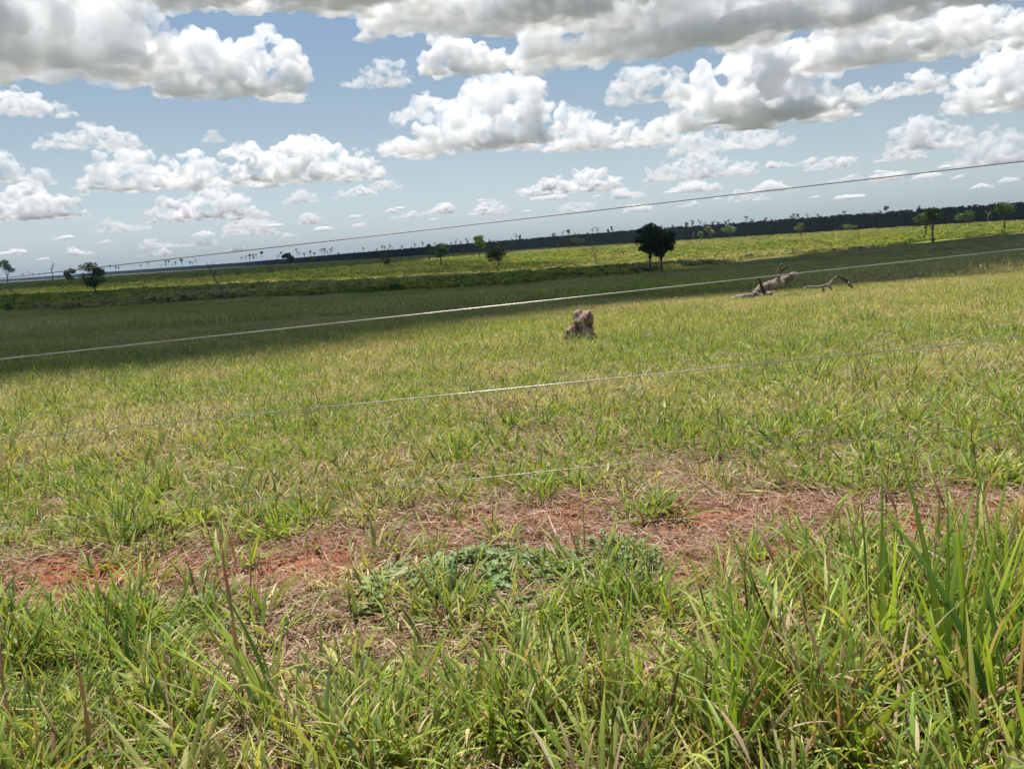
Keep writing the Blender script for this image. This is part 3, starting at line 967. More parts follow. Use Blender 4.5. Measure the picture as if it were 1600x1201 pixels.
WIRES = [((0, 435), (800, 344.5), (1600, 252), .0021, M_WIRE_OLD), ((0, 561), (800, 475.5), (1600, 389), .0027, M_WIRE),
         ((0, 687), (800, 606), (1600, 527), .0022, M_WIRE), ((0, 822), (800, 741), (1600, 662), .0017, M_WIRE_LOW)]
ends = {-1: [], 1: []}
for a, b, c, rad, mt in WIRES:
    A, B, C = fence_point(*a), fence_point(*b), fence_point(*c)
    V, Fc, pts = [], [], []
    n = 160
    for i in range(n + 1):
        u = -1.2 + 3.4 * i / n              # quadratic through the three measured points, carried on to the posts
        q = A * ((u - .5) * (u - 1) / .5) + B * (u * (u - 1) / -.25) + C * (u * (u - .5) / .5)
        ln = A.lerp(C, u)
        q = ln.lerp(q, .5)
        pts.append(q)
    rng = random.Random(3)
    tube(V, Fc, pts, [rad] * (n + 1), 8, rng=rng)
    link('wire', mesh_from('wire', V, Fc), [mt], fence)
    ends[-1].append(pts[0])
    ends[1].append(pts[-1])
for sd in (-1, 1):
    p = ends[sd][0]
    V, Fc = [], []
    rng = random.Random(sd)
    base = Vector((p.x, p.y - .075, H(p.x, p.y) - .4))
    pts = [base.lerp(Vector((p.x, p.y - .075, p.z + .12)), i / 8) + Vector((rng.uniform(-.008, .008), 0, 0)) for i in range(9)]
    tube(V, Fc, pts, [.07 - .001 * i for i in range(9)], 12, wob=.05, rng=rng)
    link('post', mesh_from('post', V, Fc), [M_DEAD], fence)

# ------------------------------------------------------------------ stump
g = ground(908, 541)
s = scale_at(g)
stump = bpy.data.objects.new('tree_stump', None)
S.collection.objects.link(stump)
stump.location = g
stump.scale = (1.08, 1.1, 1.16)
stump.location.z -= .045
tag(stump, 'jagged reddish brown rotten tree stump standing in the grass', 'stump')
def jag(name, cx, cy, rx, ry, h, seed, levels, peak, mat=M_STUMP, hollow=.0, n=40, rows=22):
    """a broken upright piece of wood: fluted sides and a splintered top; sizes in photograph pixels times s"""
    rng = random.Random(seed)
    V, Fc = [], []
    ph = [rng.uniform(0, 6.28) for _ in range(6)]
    for k in range(rows + 1):
        t = k / rows
        for i in range(n):
            a = 2 * PI * i / n
            fl = 1 + .13 * math.sin(3 * a + ph[0] + t) + .10 * math.sin(7 * a + ph[1] + 2 * t) + .07 * math.sin(13 * a + ph[2])
            tp = peak(math.cos(a), math.sin(a)) * (1 + .10 * math.sin(5 * a + ph[3]) + .10 * math.sin(11 * a + ph[4]) + rng.uniform(-.03, .03))
            w = (1.25 - .5 * t ** .7) * (1 + rng.uniform(-.05, .05)) + .35 * max(0, .18 - t) / .18
            z = h * t * tp
            V.append(Vector((cx + rx * w * fl * math.cos(a), cy + ry * w * fl * math.sin(a), z - .04)) * 1.0)
    for k in range(rows):
        for i in range(n):
            a, b = k * n + i, k * n + (i + 1) % n
            Fc.append((a, b, b + n, a + n))
    top = rows * n
    for ring in range(1, 4):
        f = 1 - ring / 3.6
        st = len(V)
        for i in range(n):
            q = V[top + i]
            V.append(Vector((cx + (q.x - cx) * f, cy + (q.y - cy) * f, q.z * (1 - hollow * ring / 3) + rng.uniform(-.05, .03) * h)))
        pr = st - n if ring > 1 else top
        for i in range(n):
            Fc.append((pr + i, pr + (i + 1) % n, st + (i + 1) % n, st + i))
    Fc.append(tuple(range(len(V) - n, len(V))))
    return link(name, mesh_from(name, V, Fc, smooth=False), [mat], stump)
def lump(name, balls, mat, vox=.012, seed=0):
    """rough rotten wood: a union of lumps, remeshed and eaten into by cracks; sizes in s"""
    sp = [(Vector((x * s, y * s, z * s)), r * s, q) for x, y, z, r, q in balls]
    me = cloud_body(sp, vox, .34, .55)
    me.polygons.foreach_set('use_smooth', [False] * len(me.polygons))
    return link(name, me, [mat], stump)
lump('trunk', [(2, 0, 3, 21, (1.1, .9, .7)), (3, 0, 13, 18, (1.05, .9, 1.0)), (4, 0, 25, 17, (1, .9, 1.0)), (5, 0, 35, 16, (1.0, .9, .95)), (-2, 1, 43, 9, (1, 1, 1.1)), (12, 0, 41, 9, (1, 1, 1.2)), (-6, -4, 20, 11, (.8, .8, 1.4))], M_STUMP)
lump('side_spur', [(-15, -3, 3, 11, (1, 1, .9)), (-15.5, -3, 13, 9, (1, 1, 1.3)), (-14.5, -3, 24, 7, (1.1, 1, 1.1))], M_STUMP)
lump('root_flare', [(17, 1, 4, 11, (1, 1, .9)), (18, 1, 12, 8, (1, 1, 1.1)), (-4, -9, 2, 10, (1.6, 1, .7))], M_CHAR)
for (x, y, r, h, lean, sd) in ((-3, -10, 5, 30, .12, 5), (9, -9, 4.4, 41, -.06, 6), (-10, -7, 4, 24, .1, 7), (15, -5, 4.5, 44, -.05, 8), (1, 0, 5.5, 51, .02, 9), (9, 2, 5, 50, -.0, 10), (3, -11, 4, 20, .1, 11)):
    V, Fc = [], []
    rng = random.Random(sd)
    a = Vector((x * s, y * s, 0))
    b = Vector(((x + lean * h) * s, y * s * .75, h * s))
    tube(V, Fc, bent(a, b, 8, .05, rng), [r * s * .62 * (1.15 - .6 * i / 7) for i in range(8)], 8, wob=.3, rng=rng)
    link('splinter', mesh_from('splinter', V, Fc, smooth=False), [M_LOG if sd in (5, 9) else M_STUMP], stump)

# flat piece of wood lying right of the stump
g = ground(1015, 538)
s2 = scale_at(g)
V, Fc = [], []
rng = random.Random(12)
tube(V, Fc, [Vector((-14 * s2, 0, .05)), Vector((-6 * s2, .03, .12)), Vector((2 * s2, 0, .14)), Vector((9 * s2, -.05, .10)), Vector((14 * s2, -.03, .07))],
     [.02, .07, .085, .06, .02], 9, wob=.3, rng=rng)
for v in V:
    v.z = .05 + (v.z - .05) * .8
o = link('wood_chunk', mesh_from('wood_chunk', V, Fc, smooth=False), [M_LOG], None, g)
tag(o, 'flat pale weathered piece of wood lying in the grass right of the stump', 'wood piece')

# ------------------------------------------------------------------ fallen tree
gl = ground(1196, 464)
D = gl.y
def lp(px, py, dy=0.0):
    return at_depth(px, py, D + dy)
fallen = bpy.data.objects.new('fallen_tree', None)
S.collection.objects.link(fallen)
fallen.location = gl
tag(fallen, 'fallen bleached tree trunk with broken upright branches lying on the slope', 'fallen tree')
def limb(name, pts, rads, mat=M_LOG, sides=11, wob=.12, seed=0, parent=fallen, org=gl):
    rng = random.Random(seed)
    P = [lp(*p) - org for p in pts]
    Q, Rd = [], []
    for i in range(len(P) - 1):
        for k in range(4):
            t = k / 4
            Q.append(P[i].lerp(P[i + 1], t) + Vector((rng.uniform(-1, 1), rng.uniform(-1, 1), rng.uniform(-1, 1))) * rads[i] * .0008 * (k > 0))
            Rd.append((rads[i] * (1 - t) + rads[i + 1] * t) * sl * (1.25 if max(rads) > 4 else 1.15))
    Q.append(P[-1])
    Rd.append(rads[-1] * sl)
    V, Fc = [], []
    tube(V, Fc, Q, Rd, sides, wob=wob, rng=rng)
    return link(name, mesh_from(name, V, Fc, smooth=False), [mat], parent)
sl = scale_at(gl)
limb('trunk', [(1138, 470, -.3), (1150, 466, -.2), (1163, 463.5, -.1), (1176, 461, 0), (1184, 455, .1), (1190, 450, .15), (1202, 446.5, .25), (1214, 443, .35), (1226, 438, .45), (1238, 431.5, .55), (1247, 429, .6)],
     [1.6, 3.1, 3.6, 3.0, 4.0, 5.2, 5.6, 6.0, 5.2, 4.8, 3.0], seed=1)
limb('branch', [(1216, 445, .3), (1216.5, 436, .2), (1217.5, 428, .1), (1218, 423, .1)], [4.0, 2.6, 2.1, 2.2], seed=2, sides=8)
limb('branch', [(1217, 424, .1), (1219, 418, 0), (1221.5, 412, -.1)], [2.2, 1.9, 1.3], seed=3, sides=7)
limb('branch', [(1217.5, 424, .1), (1225, 419, .2), (1231, 417, .3)], [2.2, 1.9, 1.4], M_CHAR, seed=4, sides=7)
limb('branch', [(1186.5, 435, -.3), (1190, 447, -.35), (1195, 459, -.4), (1199, 466, -.45)], [1.5, 1.9, 2.0, 2.2], M_CHAR, seed=5, sides=8)
limb('broken_stub', [(1193, 458, .1), (1199, 457.5, -.1), (1204, 459.5, -.3), (1203, 463, -.3)], [2.0, 2.6, 2.9, 1.4], M_DEAD, seed=6, sides=8)
limb('broken_stub', [(1232, 433, .4), (1240, 427.5, .35), (1243, 425, .3)], [2.2, 1.6, .8], seed=7, sides=7)
limb('broken_stub', [(1180, 458, .0), (1188, 462, -.2), (1192, 466, -.3)], [2.2, 2.0, 2.0], M_DEAD, seed=17, sides=7)
# thinner fallen branch further right
gb = ground(1285, 458)
D = gb.y
sl = scale_at(gb)
br = bpy.data.objects.new('fallen_branch', None)
S.collection.objects.link(br)
br.location = gb
tag(br, 'thin arching fallen branch right of the bleached fallen trunk', 'fallen branch')
limb('limb', [(1254, 453, .0), (1258, 449, .1), (1266, 448, .1), (1278, 448.5, .1), (1290, 446, .1), (1297, 443, .05), (1302, 437, 0), (1308, 431, -.1)],
     [.8, 1.1, 1.3, 1.5, 1.8, 1.7, 1.6, 1.3], seed=8, sides=7, parent=br, org=gb)
limb('twig', [(1307, 432, -.1), (1313, 433, 0), (1320, 437, .1), (1325, 442, .1), (1329, 448, .1)], [1.2, 1.1, 1.3, 1.4, 1.1], M_CHAR, seed=9, sides=6, parent=br, org=gb)
limb('twig', [(1326, 441, 0), (1330, 446, 0), (1332, 450, 0)], [1.4, 1.8, 1.2], M_DEAD, seed=10, sides=6, parent=br, org=gb)
limb('twig', [(1290, 446, .1), (1296, 446.5, 0), (1300, 452, -.1)], [1.5, 1.5, 1.4], M_DEAD, seed=11, sides=6, parent=br, org=gb)
limb('twig', [(1286, 448, .1), (1287, 453, 0), (1287, 460, 0)], [1.6, 1.7, 1.9], M_DEAD, seed=12, sides=6, parent=br, org=gb)

# ------------------------------------------------------------------ grass
def blade(V, Fc, C, base, az, lean, L, w, droop, segs, c0, c1, rng, fold=False, twist=0.0, kink=None):
    """one leaf: a curved tapering ribbon, optionally folded along its midrib"""
    p = Vector(base)
    th = lean
    tw = rng.uniform(-.5, .5)
    k0 = len(V)
    m = 3 if fold else 2
    daz = rng.uniform(-.25, .25)
    for i in range(segs + 1):
        t = i / segs
        d = Vector((math.sin(th) * math.cos(az), math.sin(th) * math.sin(az), math.cos(th)))
        sd = Vector((-math.sin(az), math.cos(az), 0))
        nm = d.cross(sd)
        a = tw + twist * t
        sv = sd * math.cos(a) + nm * math.sin(a)
        nv = nm * math.cos(a) - sd * math.sin(a)
        ww = w * .5 * (min(1, .45 + 2.2 * t) * (1 - t ** 2.4) + .02)
        c = tuple(c0[j] * (1 - t) + c1[j] * t for j in range(3))
        if fold:
            V += [p - sv * ww, p + nv * ww * .38, p + sv * ww]
            C += [c, tuple(x * 1.15 for x in c), c]
        else:
            V += [p - sv * ww, p + sv * ww]
            C += [c, c]
        p = p + d * (L / segs)
        if p.z < .006 and th > 1.2:
            p.z = .006
            th = min(th, 1.62)
            continue
        th += droop / segs * (.4 + 1.2 * t)
        if kink and abs(t - kink) < .5 / segs:
            th += 1.3
        az += daz / segs
    for i in range(segs):
        a = k0 + i * m
        for j in range(m - 1):
            Fc.append((a + j, a + j + 1, a + m + j + 1, a + m + j))

G_MID = [(.19, .28, .032), (.235, .315, .038), (.13, .22, .034), (.28, .34, .042), (.075, .145, .028)]
G_YEL = [(.26, .32, .05), (.32, .34, .06), (.22, .30, .045)]
G_BLUE = [(.10, .17, .075), (.075, .14, .05)]
G_DRY = [(.42, .30, .175), (.52, .40, .25), (.30, .18, .10), (.36, .23, .145), (.60, .50, .35), (.18, .10, .06)]
G_LITTER = [(.44, .29, .20), (.54, .40, .30), (.28, .155, .10), (.36, .215, .145), (.20, .11, .07), (.60, .48, .38)]
G_BROWN = [(.17, .085, .045), (.24, .125, .07), (.13, .07, .04)]

def pick(rng, pal):
    return jitter(rng.choice(pal), rng, .15)

def tuft(seed, n, L, w, spread, lean, droop, segs, dry=.2, yel=.15, fold=False, brown=0.0, litter=0, culm=0):
    rng = random.Random(seed)
    V, Fc, C = [], [], []
    for i in range(n):
        az = rng.uniform(0, 2 * PI)
        r = spread * math.sqrt(rng.random())
        base = (r * math.cos(az + 1), r * math.sin(az + 1), -.01)
        u = rng.random()
        if u < dry:
            c0 = pick(rng, G_DRY); c1 = pick(rng, G_DRY)
            l = rng.uniform(*L) * .8
            blade(V, Fc, C, base, az, rng.uniform(*lean) * 1.25, l, rng.uniform(*w) * .7, rng.uniform(.3, 1.6) * droop * 1.6, segs, c0, c1, rng, False, rng.uniform(-2.5, 2.5), rng.choice([None, .5, .7]))
            continue
        if u < dry + brown:
            c0 = pick(rng, G_BROWN); c1 = pick(rng, G_BROWN)
        elif u < dry + brown + yel:
            c0 = pick(rng, G_YEL); c1 = pick(rng, G_YEL)
        else:
            c0 = pick(rng, G_MID); c1 = pick(rng, G_MID + G_BLUE)
            if rng.random() < .3:
                c1 = tuple(.5 * a + .5 * b for a, b in zip(c1, pick(rng, G_DRY)))
        blade(V, Fc, C, base, az, rng.uniform(*lean), rng.uniform(*L), rng.uniform(*w), rng.uniform(.2, 1.2) * droop, segs, c0, c1, rng, fold, rng.uniform(-.8, .8))
    for i in range(culm):                        # stems that bear leaves at their nodes
        az = rng.uniform(0, 2 * PI)
        th = rng.uniform(.1, .75)
        l = rng.uniform(L[0], L[1]) * .8
        d = Vector((math.sin(th) * math.cos(az), math.sin(th) * math.sin(az), math.cos(th)))
        b = Vector((rng.uniform(-1, 1) * spread, rng.uniform(-1, 1) * spread, 0))
        c = pick(rng, G_BROWN + G_DRY + G_MID)
        tube(V, Fc, [b, b + d * l * .5, b + d * l], [.0024, .002, .0012], 4, False, rng=rng, colours=C, col=c)
        for q in (.35, .6, .8, .97):
            pos = b + d * l * q
            a2 = az + rng.uniform(-1.8, 1.8)
            g_ = rng.random()
            pal = G_DRY if g_ < dry else (G_YEL if g_ < .3 else G_MID)
            blade(V, Fc, C, pos, a2, rng.uniform(.25, .9), l * rng.uniform(.35, .65), rng.uniform(*w) * .7, rng.uniform(.4, 1.4) * droop, segs, pick(rng, pal), pick(rng, pal), rng, fold, rng.uniform(-.8, .8))
    for i in range(litter):
        az = rng.uniform(0, 2 * PI)
        r = spread * 3.2 * math.sqrt(rng.random())
        a2 = rng.uniform(0, 2 * PI)
        blade(V, Fc, C, (r * math.cos(a2), r * math.sin(a2), rng.uniform(.004, .035)), az, rng.uniform(1.3, 1.68), rng.uniform(.04, .17), rng.uniform(.0018, .006), rng.uniform(-.5, .5), 3, pick(rng, G_LITTER), pick(rng, G_LITTER), rng, False, rng.uniform(-2, 2))
    return mesh_from('grass_tuft', V, Fc, C)

tall = [proto('grass_tall_shape', tuft(100 + i, 14, (.20, .48), (.013, .027), .07, (.08, .95), .8, 7, .30, .20, True, .10, 44, 3), [M_GRASS]) for i in range(7)]
mid = [proto('grass_mid_shape', tuft(200 + i, 17, (.06, .165), (.007, .0145), .06, (.35, 1.4), .9, 4, .22, .24, False, .03, 12, 1), [M_GRASS]) for i in range(8)]
coarse = [proto('grass_coarse_shape', tuft(250 + i, 26, (.11, .25), (.009, .016), .07, (.3, 1.2), 1.1, 5, .08, .1, True, .02, 4, 1), [M_GRASS]) for i in range(5)]
strawp = [proto('grass_straw_shape', tuft(300 + i, 5, (.05, .13), (.002, .004), .05, (.6, 1.4), .8, 3, .9, .0, False, .1, 46, 0), [M_STRAW]) for i in range(6)]

def patch(seed, size, n, L, w, dry, yel, cols=None, segs=2, lean=(.05, .7)):
    rng = random.Random(seed)
    V, Fc, C = [], [], []
    for i in range(n):
        x, y = rng.uniform(-.5, .5) * size, rng.uniform(-.5, .5) * size
        u = rng.random()
        pal = G_DRY if u < dry else (G_YEL if u < dry + yel else (cols or G_MID))
        blade(V, Fc, C, (x, y, -.01), rng.uniform(0, 2 * PI), rng.uniform(*lean), rng.uniform(*L), rng.uniform(*w), rng.uniform(.2, .9), segs, pick(rng, pal), pick(rng, pal), rng)
    return mesh_from('grass_patch', V, Fc, C)
farp = [proto('grass_patch_shape', patch(400 + i, .8, 130, (.05, .15), (.008, .017), .26, .34, lean=(.2, 1.2)), [M_GRASS]) for i in range(6)]
fieldp = [proto('grass_field_shape', patch(430 + i, 3.4, 190, (.08, .24), (.02, .05), .18, .40, segs=2), [M_GRASS]) for i in range(5)]

def wedge(n, y0, y1, rs, side=1.5, half=.66, pw=1.0):
    """random ground points in the part of the field a view from here (or a step aside) takes in"""
    u = rs.random_sample(n)
    y = np.sqrt(y0 ** 2 + u * (y1 ** 2 - y0 ** 2)) if pw == 1 else y0 * (y1 / y0) ** u
    x = rs.uniform(-1, 1, n) * (half * y * 1.08 + side)
    return x, y

def lay(name, x, y, rs, protos, smin, smax, dry, label, tilt=.12, zs=(.85, 1.2), sink=0.0, cat='grass'):
    n = len(x)
    z = hgt(x, y) - sink
    rot = np.stack([rs.normal(0, tilt, n), rs.normal(0, tilt, n), rs.uniform(0, 6.28, n)], -1)
    sc = rs.uniform(smin, smax, n)
    scl = np.stack([sc, sc, sc * rs.uniform(zs[0], zs[1], n)], -1)
    return scatter(name, np.stack([x, y, z], -1), rot, scl, rs.randint(0, len(protos), n), dry, protos, label, cat)

rs = np.random.RandomState(8)
# tall grass at the photographer's feet, thick at the right
x, y = wedge(2300, 1.15, 3.9, rs, .8)
right = sstep(.35, 1.0, x - .15 * (y - 2.5)) 
dens = np.where(y < 2.0 + noise2(x, y, .6, 31, 2) * .5, .42, 0) * (.06 + 1.0 * sstep(.46, .64, noise2(x, y, .4, 33, 2)))
dens = np.maximum(dens, right * np.where(y < 2.7 + .4 * sstep(.6, 1.6, x), .46, 0) * (.2 + .9 * sstep(.35, .6, noise2(x, y, .35, 34, 2))))
keep = rs.random_sample(len(x)) < dens
keep0 = keep
x, y = x[keep], y[keep]
lay('tall_grass', x, y, rs, tall, np.where(right[keep0] > .5, .65, .5), np.where(right[keep0] > .5, 1.0, .9), np.clip(noise2(x, y, .5, 36, 2) * .5 - .12, 0, .6), 'tall coarse green grass with dry blades at the very front', .16)
# clods and crumbs of red earth
def clod(seed):
    rng = random.Random(seed)
    bm = bmesh.new()
    for _ in range(5):
        bmesh.ops.create_icosphere(bm, subdivisions=1, radius=rng.uniform(.003, .011), matrix=Matrix.Translation((rng.uniform(-.07, .07), rng.uniform(-.07, .07), .001)) @ Matrix.Diagonal((rng.uniform(.8, 1.5), 1, rng.uniform(.5, .9), 1)))
    me = bpy.data.meshes.new('clod')
    bm.to_mesh(me)
    bm.free()
    a = me.color_attributes.new('col', 'FLOAT_COLOR', 'POINT')
    c = np.ones((len(me.vertices), 4), 'f')
    c[:, :3] = jitter((.30, .12, .07), rng, .3)
    a.data.foreach_set('color', c.ravel())
    return me
M_CLOD = leaf_material('earth_crumbs', 0.0, .95, .5, .05)
clodp = [proto('clod_shape', clod(900 + i), [M_CLOD]) for i in range(5)]
x, y = wedge(9000, 2.2, 6, rs, .8)
keep = rs.random_sample(len(x)) < bare_mask(x, y) * .9
x, y = x[keep], y[keep]
lay('earth_crumbs', x, y, rs, clodp, .5, 1.5, np.zeros(len(x)), 'small clods and crumbs of red earth on the bare strip', .1, cat='soil')
# low straw and dead stems over the bare strip and under the front grass
x, y = wedge(20000, 1.2, 13, rs, .8)
keep = rs.random_sample(len(x)) < np.where(y < 4.6, .78, np.where(y < 8, .5, .35) * (.3 + 1.2 * sstep(.5, .65, noise2(x, y, .9, 62, 2))))
x, y = x[keep], y[keep]
keep = rs.random_sample(len(x)) < 1.0 - .85 * sstep(.4, .95, bare_mask(x, y)) * sstep(.42, .62, noise2(x, y, .3, 61, 3))
x, y = x[keep], y[keep]
lay('straw_litter', x, y, rs, strawp, .7, 1.3, np.full(len(x), 0.), 'dry pinkish straw and dead stems strewn over the red soil', .05, (.6, 1.1), cat='straw')
# low grass between the front and the strip, then over the whole near field
x, y = wedge(24000, 1.3, 15, rs, .9)
bm_ = bare_mask(x, y)
cl = noise2(x, y, .42, 41, 2)
dens = np.clip((1.0 - 1.3 * bm_) * (.45 + 1.1 * sstep(.3, .62, cl)), 0.02, 1)
dens = np.where((y < 3.3), dens * .34, dens)
dens *= np.where(y > 9, .8, 1)
keep = rs.random_sample(len(x)) < dens
x, y = x[keep], y[keep]
dry = np.clip(.9 * sstep(.42, .68, noise2(x, y, 1.1, 43, 3)), 0, .75) * rs.uniform(.3, 1, len(x))
lay('meadow_grass', x, y, rs, mid, .8, 1.6, dry, 'short mixed green and straw coloured pasture grass behind the fence')
# coarser greener tussocks in groups
x, y = wedge(11000, 3.6, 26, rs, .9)
cl = noise2(x, y, .9, 51, 3) * .6 + noise2(x, y, 3.2, 52, 2) * .4
keep = (rs.random_sample(len(x)) < sstep(.46, .6, cl) * (1 - bare_mask(x, y)) * .8 * np.clip(18 / y, .6, 1))
x, y = x[keep], y[keep]
gx, gy = stump.location.x, stump.location.y
ex = rs.normal(gx + .6, 1.5, 420)
ey = gy + rs.normal(-.25, .45, 420)
fx, fy = wedge(900, 1.5, 3.1, rs, .6)
ok = rs.random_sample(900) < sstep(.38, .56, noise2(fx, fy, .38, 81, 2)) * (1 - .8 * bare_mask(fx, fy)) * .75
qx, qy = wedge(420, 3.1, 4.5, rs, .6)
ok2 = rs.random_sample(420) < sstep(.45, .6, noise2(qx, qy, .4, 83, 2)) * np.where(np.abs(qx - .1) < .6, .1, .2)
x, y = np.concatenate([x, ex, fx[ok], qx[ok2]]), np.concatenate([y, ey, fy[ok], qy[ok2]])
ok = np.hypot((x - gx) / 1.0, y - gy) > .42
x, y = x[ok], y[ok]
lay('tussock_grass', x, y, rs, coarse, .7, 1.35, rs.uniform(0, .12, len(x)), 'darker green coarse grass tussocks grouped in the pasture and round the stump', .14)
# farther pasture
x, y = wedge(17000, 12, 52, rs, 2, pw=1)
keep = (rs.random_sample(len(x)) < np.clip(1.15 - y / 70, .3, 1)) & (np.hypot(x - gx, (y - gy + .25) * .8) > .6)
keep &= ~((x > gl.x - 1.8) & (x < gb.x + 1.5) & (np.abs(y - gl.y + .5) < 1.1))
x, y = x[keep], y[keep]
dry = np.clip(.05 + .7 * sstep(.35, .7, noise2(x, y, 4, 45, 3)), 0, .6) * rs.uniform(.4, 1, len(x))
lay('pasture_grass', x, y, rs, farp, .8, 1.3, dry, 'yellowish pasture grass towards the shaded part of the field')
x, y = wedge(16000, 46, 330, rs, 6, half=.72, pw=0)
keep = y < scrub_edge(x) + 10
x, y = x[keep], y[keep]
dry = np.clip(.05 + .6 * sstep(.4, .7, noise2(x, y, 22, 46, 3)), 0, .6)
lay('field_grass', x, y, rs, fieldp, .8, 1.5, dry, 'short even field grass lying in cloud shade')
print('GRASS', time.time() - T0)

# scrub: waist-high weeds beyond the field
def scrub_clump(seed):
    rng = random.Random(seed)
    V, Fc, C = [], [], []
    for _ in range(9):
        x, y = rng.uniform(-1.3, 1.3), rng.uniform(-1.3, 1.3)
        h = rng.uniform(.35, 1.0)
        pal = rng.choice([[(.15, .20, .035), (.21, .26, .045)], [(.29, .32, .06), (.35, .35, .075)], [(.09, .14, .03)], [(.26, .28, .06), (.37, .34, .11)]])
        leaf_cluster(V, Fc, C, Vector((x, y, h * .5)), h * .62, 16, .2, pal, rng, .9)
    return mesh_from('scrub_clump', V, Fc, C, smooth=False)
scp = [proto('scrub_shape', scrub_clump(500 + i), [M_SCRUB]) for i in range(6)]
x, y = wedge(52000, 160, 1150, rs, 20, half=.72, pw=0)
bx = np.interp(np.arctan2(x, y), np.arctan2(BELT[::-1, 0], BELT[::-1, 1]), np.hypot(BELT[::-1, 0], BELT[::-1, 1]))
keep = (y > scrub_edge(x) + (noise2(x, y, 25, 4, 2) - .5) * 30) & (np.hypot(x, y) < bx - 4)
x, y = x[keep], y[keep]
band = np.clip(sstep(.45, .72, noise2(x, y, 60, 71, 3)) * .5, 0, .5)
lay('scrub', x, y, rs, scp, .8, 1.9, band, 'low green and yellow scrub of waist high weeds covering the far slope', .05, (.6, 1.3), cat='scrub')
# taller dark shrubs dotted in the scrub
x, y = wedge(1500, 175, 700, rs, 20, half=.72, pw=0)
keep = (y > scrub_edge(x) - 3) & (rs.random_sample(len(x)) < np.where(y < scrub_edge(x) + 14, 1.0, .28))
x, y = x[keep], y[keep]
def shrub(seed):
    rng = random.Random(seed)
    V, Fc, C = [], [], []
    for _ in range(7):
        leaf_cluster(V, Fc, C, Vector((rng.uniform(-.9, .9), rng.uniform(-.9, .9), rng.uniform(.4, 1.1))), rng.uniform(.5, .9), 40, .16, DG + MG, rng, .8)
    return mesh_from('shrub', V, Fc, C, smooth=False)
shp = [proto('shrub_shape', shrub(600 + i), [M_TREE]) for i in range(4)]
lay('undergrowth', x, y, rs, shp, .6, 1.3, np.zeros(len(x)), 'dark green shrubs dotted along the edge of the scrub', .05, cat='shrubs')
print('SCRUB', time.time() - T0)
# ------------------------------------------------------------------ haze: humid air round the whole scene, clouds outside it
hz = bpy.data.meshes.new('haze')
bm = bmesh.new()
bmesh.ops.create_cube(bm, size=1, matrix=Matrix.Translation((0, 0, 18)) @ Matrix.Diagonal((23000, 23000, 70, 1)))
bm.to_mesh(hz)
bm.free()
mh = bpy.data.materials.new('haze')
n, out = nodes_of(mh)
v = n.nodes.new('ShaderNodeVolumePrincipled')
v.inputs['Color'].default_value = (.62, .80, 1, 1)
v.inputs['Density'].default_value = .00006
n.links.new(v.outputs[0], out.inputs['Volume'])
tag(link('haze', hz, [mh]), kind='stuff')
# ------------------------------------------------------------------ single grass clumps, dry stalks and leafy weeds near the camera
def px_up(g, pyb, yt):
    return (pyb - yt) * scale_at(g)

def clump(px, pyb, ytop, label, n=22, w=(.010, .019), lean=(.05, .7), bias=None, dry=.15, cat='grass clump', droop=.7, pal=None, spread=.05):
    g = ground(px, pyb)
    L = px_up(g, pyb, ytop) * 1.05
    rng = random.Random(int(px + 3 * pyb))
    root = bpy.data.objects.new('grass_clump', None)
    S.collection.objects.link(root)
    root.location = g
    tag(root, label, cat)
    for i in range(n):
        V, Fc, C = [], [], []
        az = rng.uniform(0, 2 * PI) if bias is None else rng.gauss(bias, .7)
        r = spread * math.sqrt(rng.random())
        a2 = rng.uniform(0, 6.28)
        base = (r * math.cos(a2), r * math.sin(a2), -.02)
        u = rng.random()
        p_ = G_DRY if u < dry else (pal or (G_YEL if u < dry + .2 else G_MID))
        c0, c1 = pick(rng, p_), pick(rng, p_ if u < dry else (pal or G_MID))
        blade(V, Fc, C, base, az, rng.uniform(*lean), L * rng.uniform(.6, 1.12), rng.uniform(*w) * (.6 if u < dry else 1), droop * rng.uniform(.2, 1.2), 9, c0, c1, rng, True, rng.uniform(-.7, .7))
        link('dry_blade' if u < dry else 'blade', mesh_from('blade', V, Fc, C), [M_GRASS], root)
    return root
clump(1500, 1120, 775, 'tallest grass clump at the right, its long blades rising across the red strip', 30, (.012, .022), (.03, .5))
clump(1385, 1060, 800, 'upright grass clump left of the tallest clump, in front of the red strip', 24, (.010, .018), (.03, .5))
clump(1575, 1010, 760, 'grass clump at the right edge with straight upright blades', 22, (.010, .018), (.03, .45))
clump(1230, 1150, 860, 'grass clump with long blades leaning left, left of the upright clumps', 24, (.010, .018), (.2, .9), bias=2.7)
clump(1310, 1190, 930, 'broad bladed grass clump with many dead brown blades at the bottom right', 34, (.012, .022), (.15, 1.1), dry=.4, spread=.09)
clump(1450, 1198, 985, 'grass clump of bent tan and brown dead blades below the tallest clump', 34, (.010, .018), (.3, 1.3), dry=.65, spread=.10)
clump(1590, 1185, 880, 'broad leaved grass clump in the lower right corner of the picture', 30, (.013, .023), (.1, .9), dry=.25, spread=.08)
clump(1180, 1060, 880, 'short broad bladed grass clump at the left margin of the tall grass on the right', 26, (.010, .019), (.2, 1.0), dry=.15, spread=.07)
clump(1130, 1190, 900, 'grass clump with long dark straight blades at the bottom edge, right of the middle', 18, (.011, .019), (.05, .6))
clump(970, 1120, 900, 'grass clump with stiff dark green blades in front of the leafy weed patch', 20, (.010, .017), (.03, .6))
clump(770, 1165, 965, 'loose grass clump with yellowish blades at the bottom, left of the middle', 18, (.009, .016), (.15, .9), dry=.25)
clump(580, 1195, 1000, 'broad grass clump with pale tips at the bottom edge left of the middle', 22, (.010, .018), (.15, .95))
clump(440, 1150, 930, 'grass clump leaning left beside the tallest dry stalk', 20, (.009, .016), (.15, .8), bias=2.6)
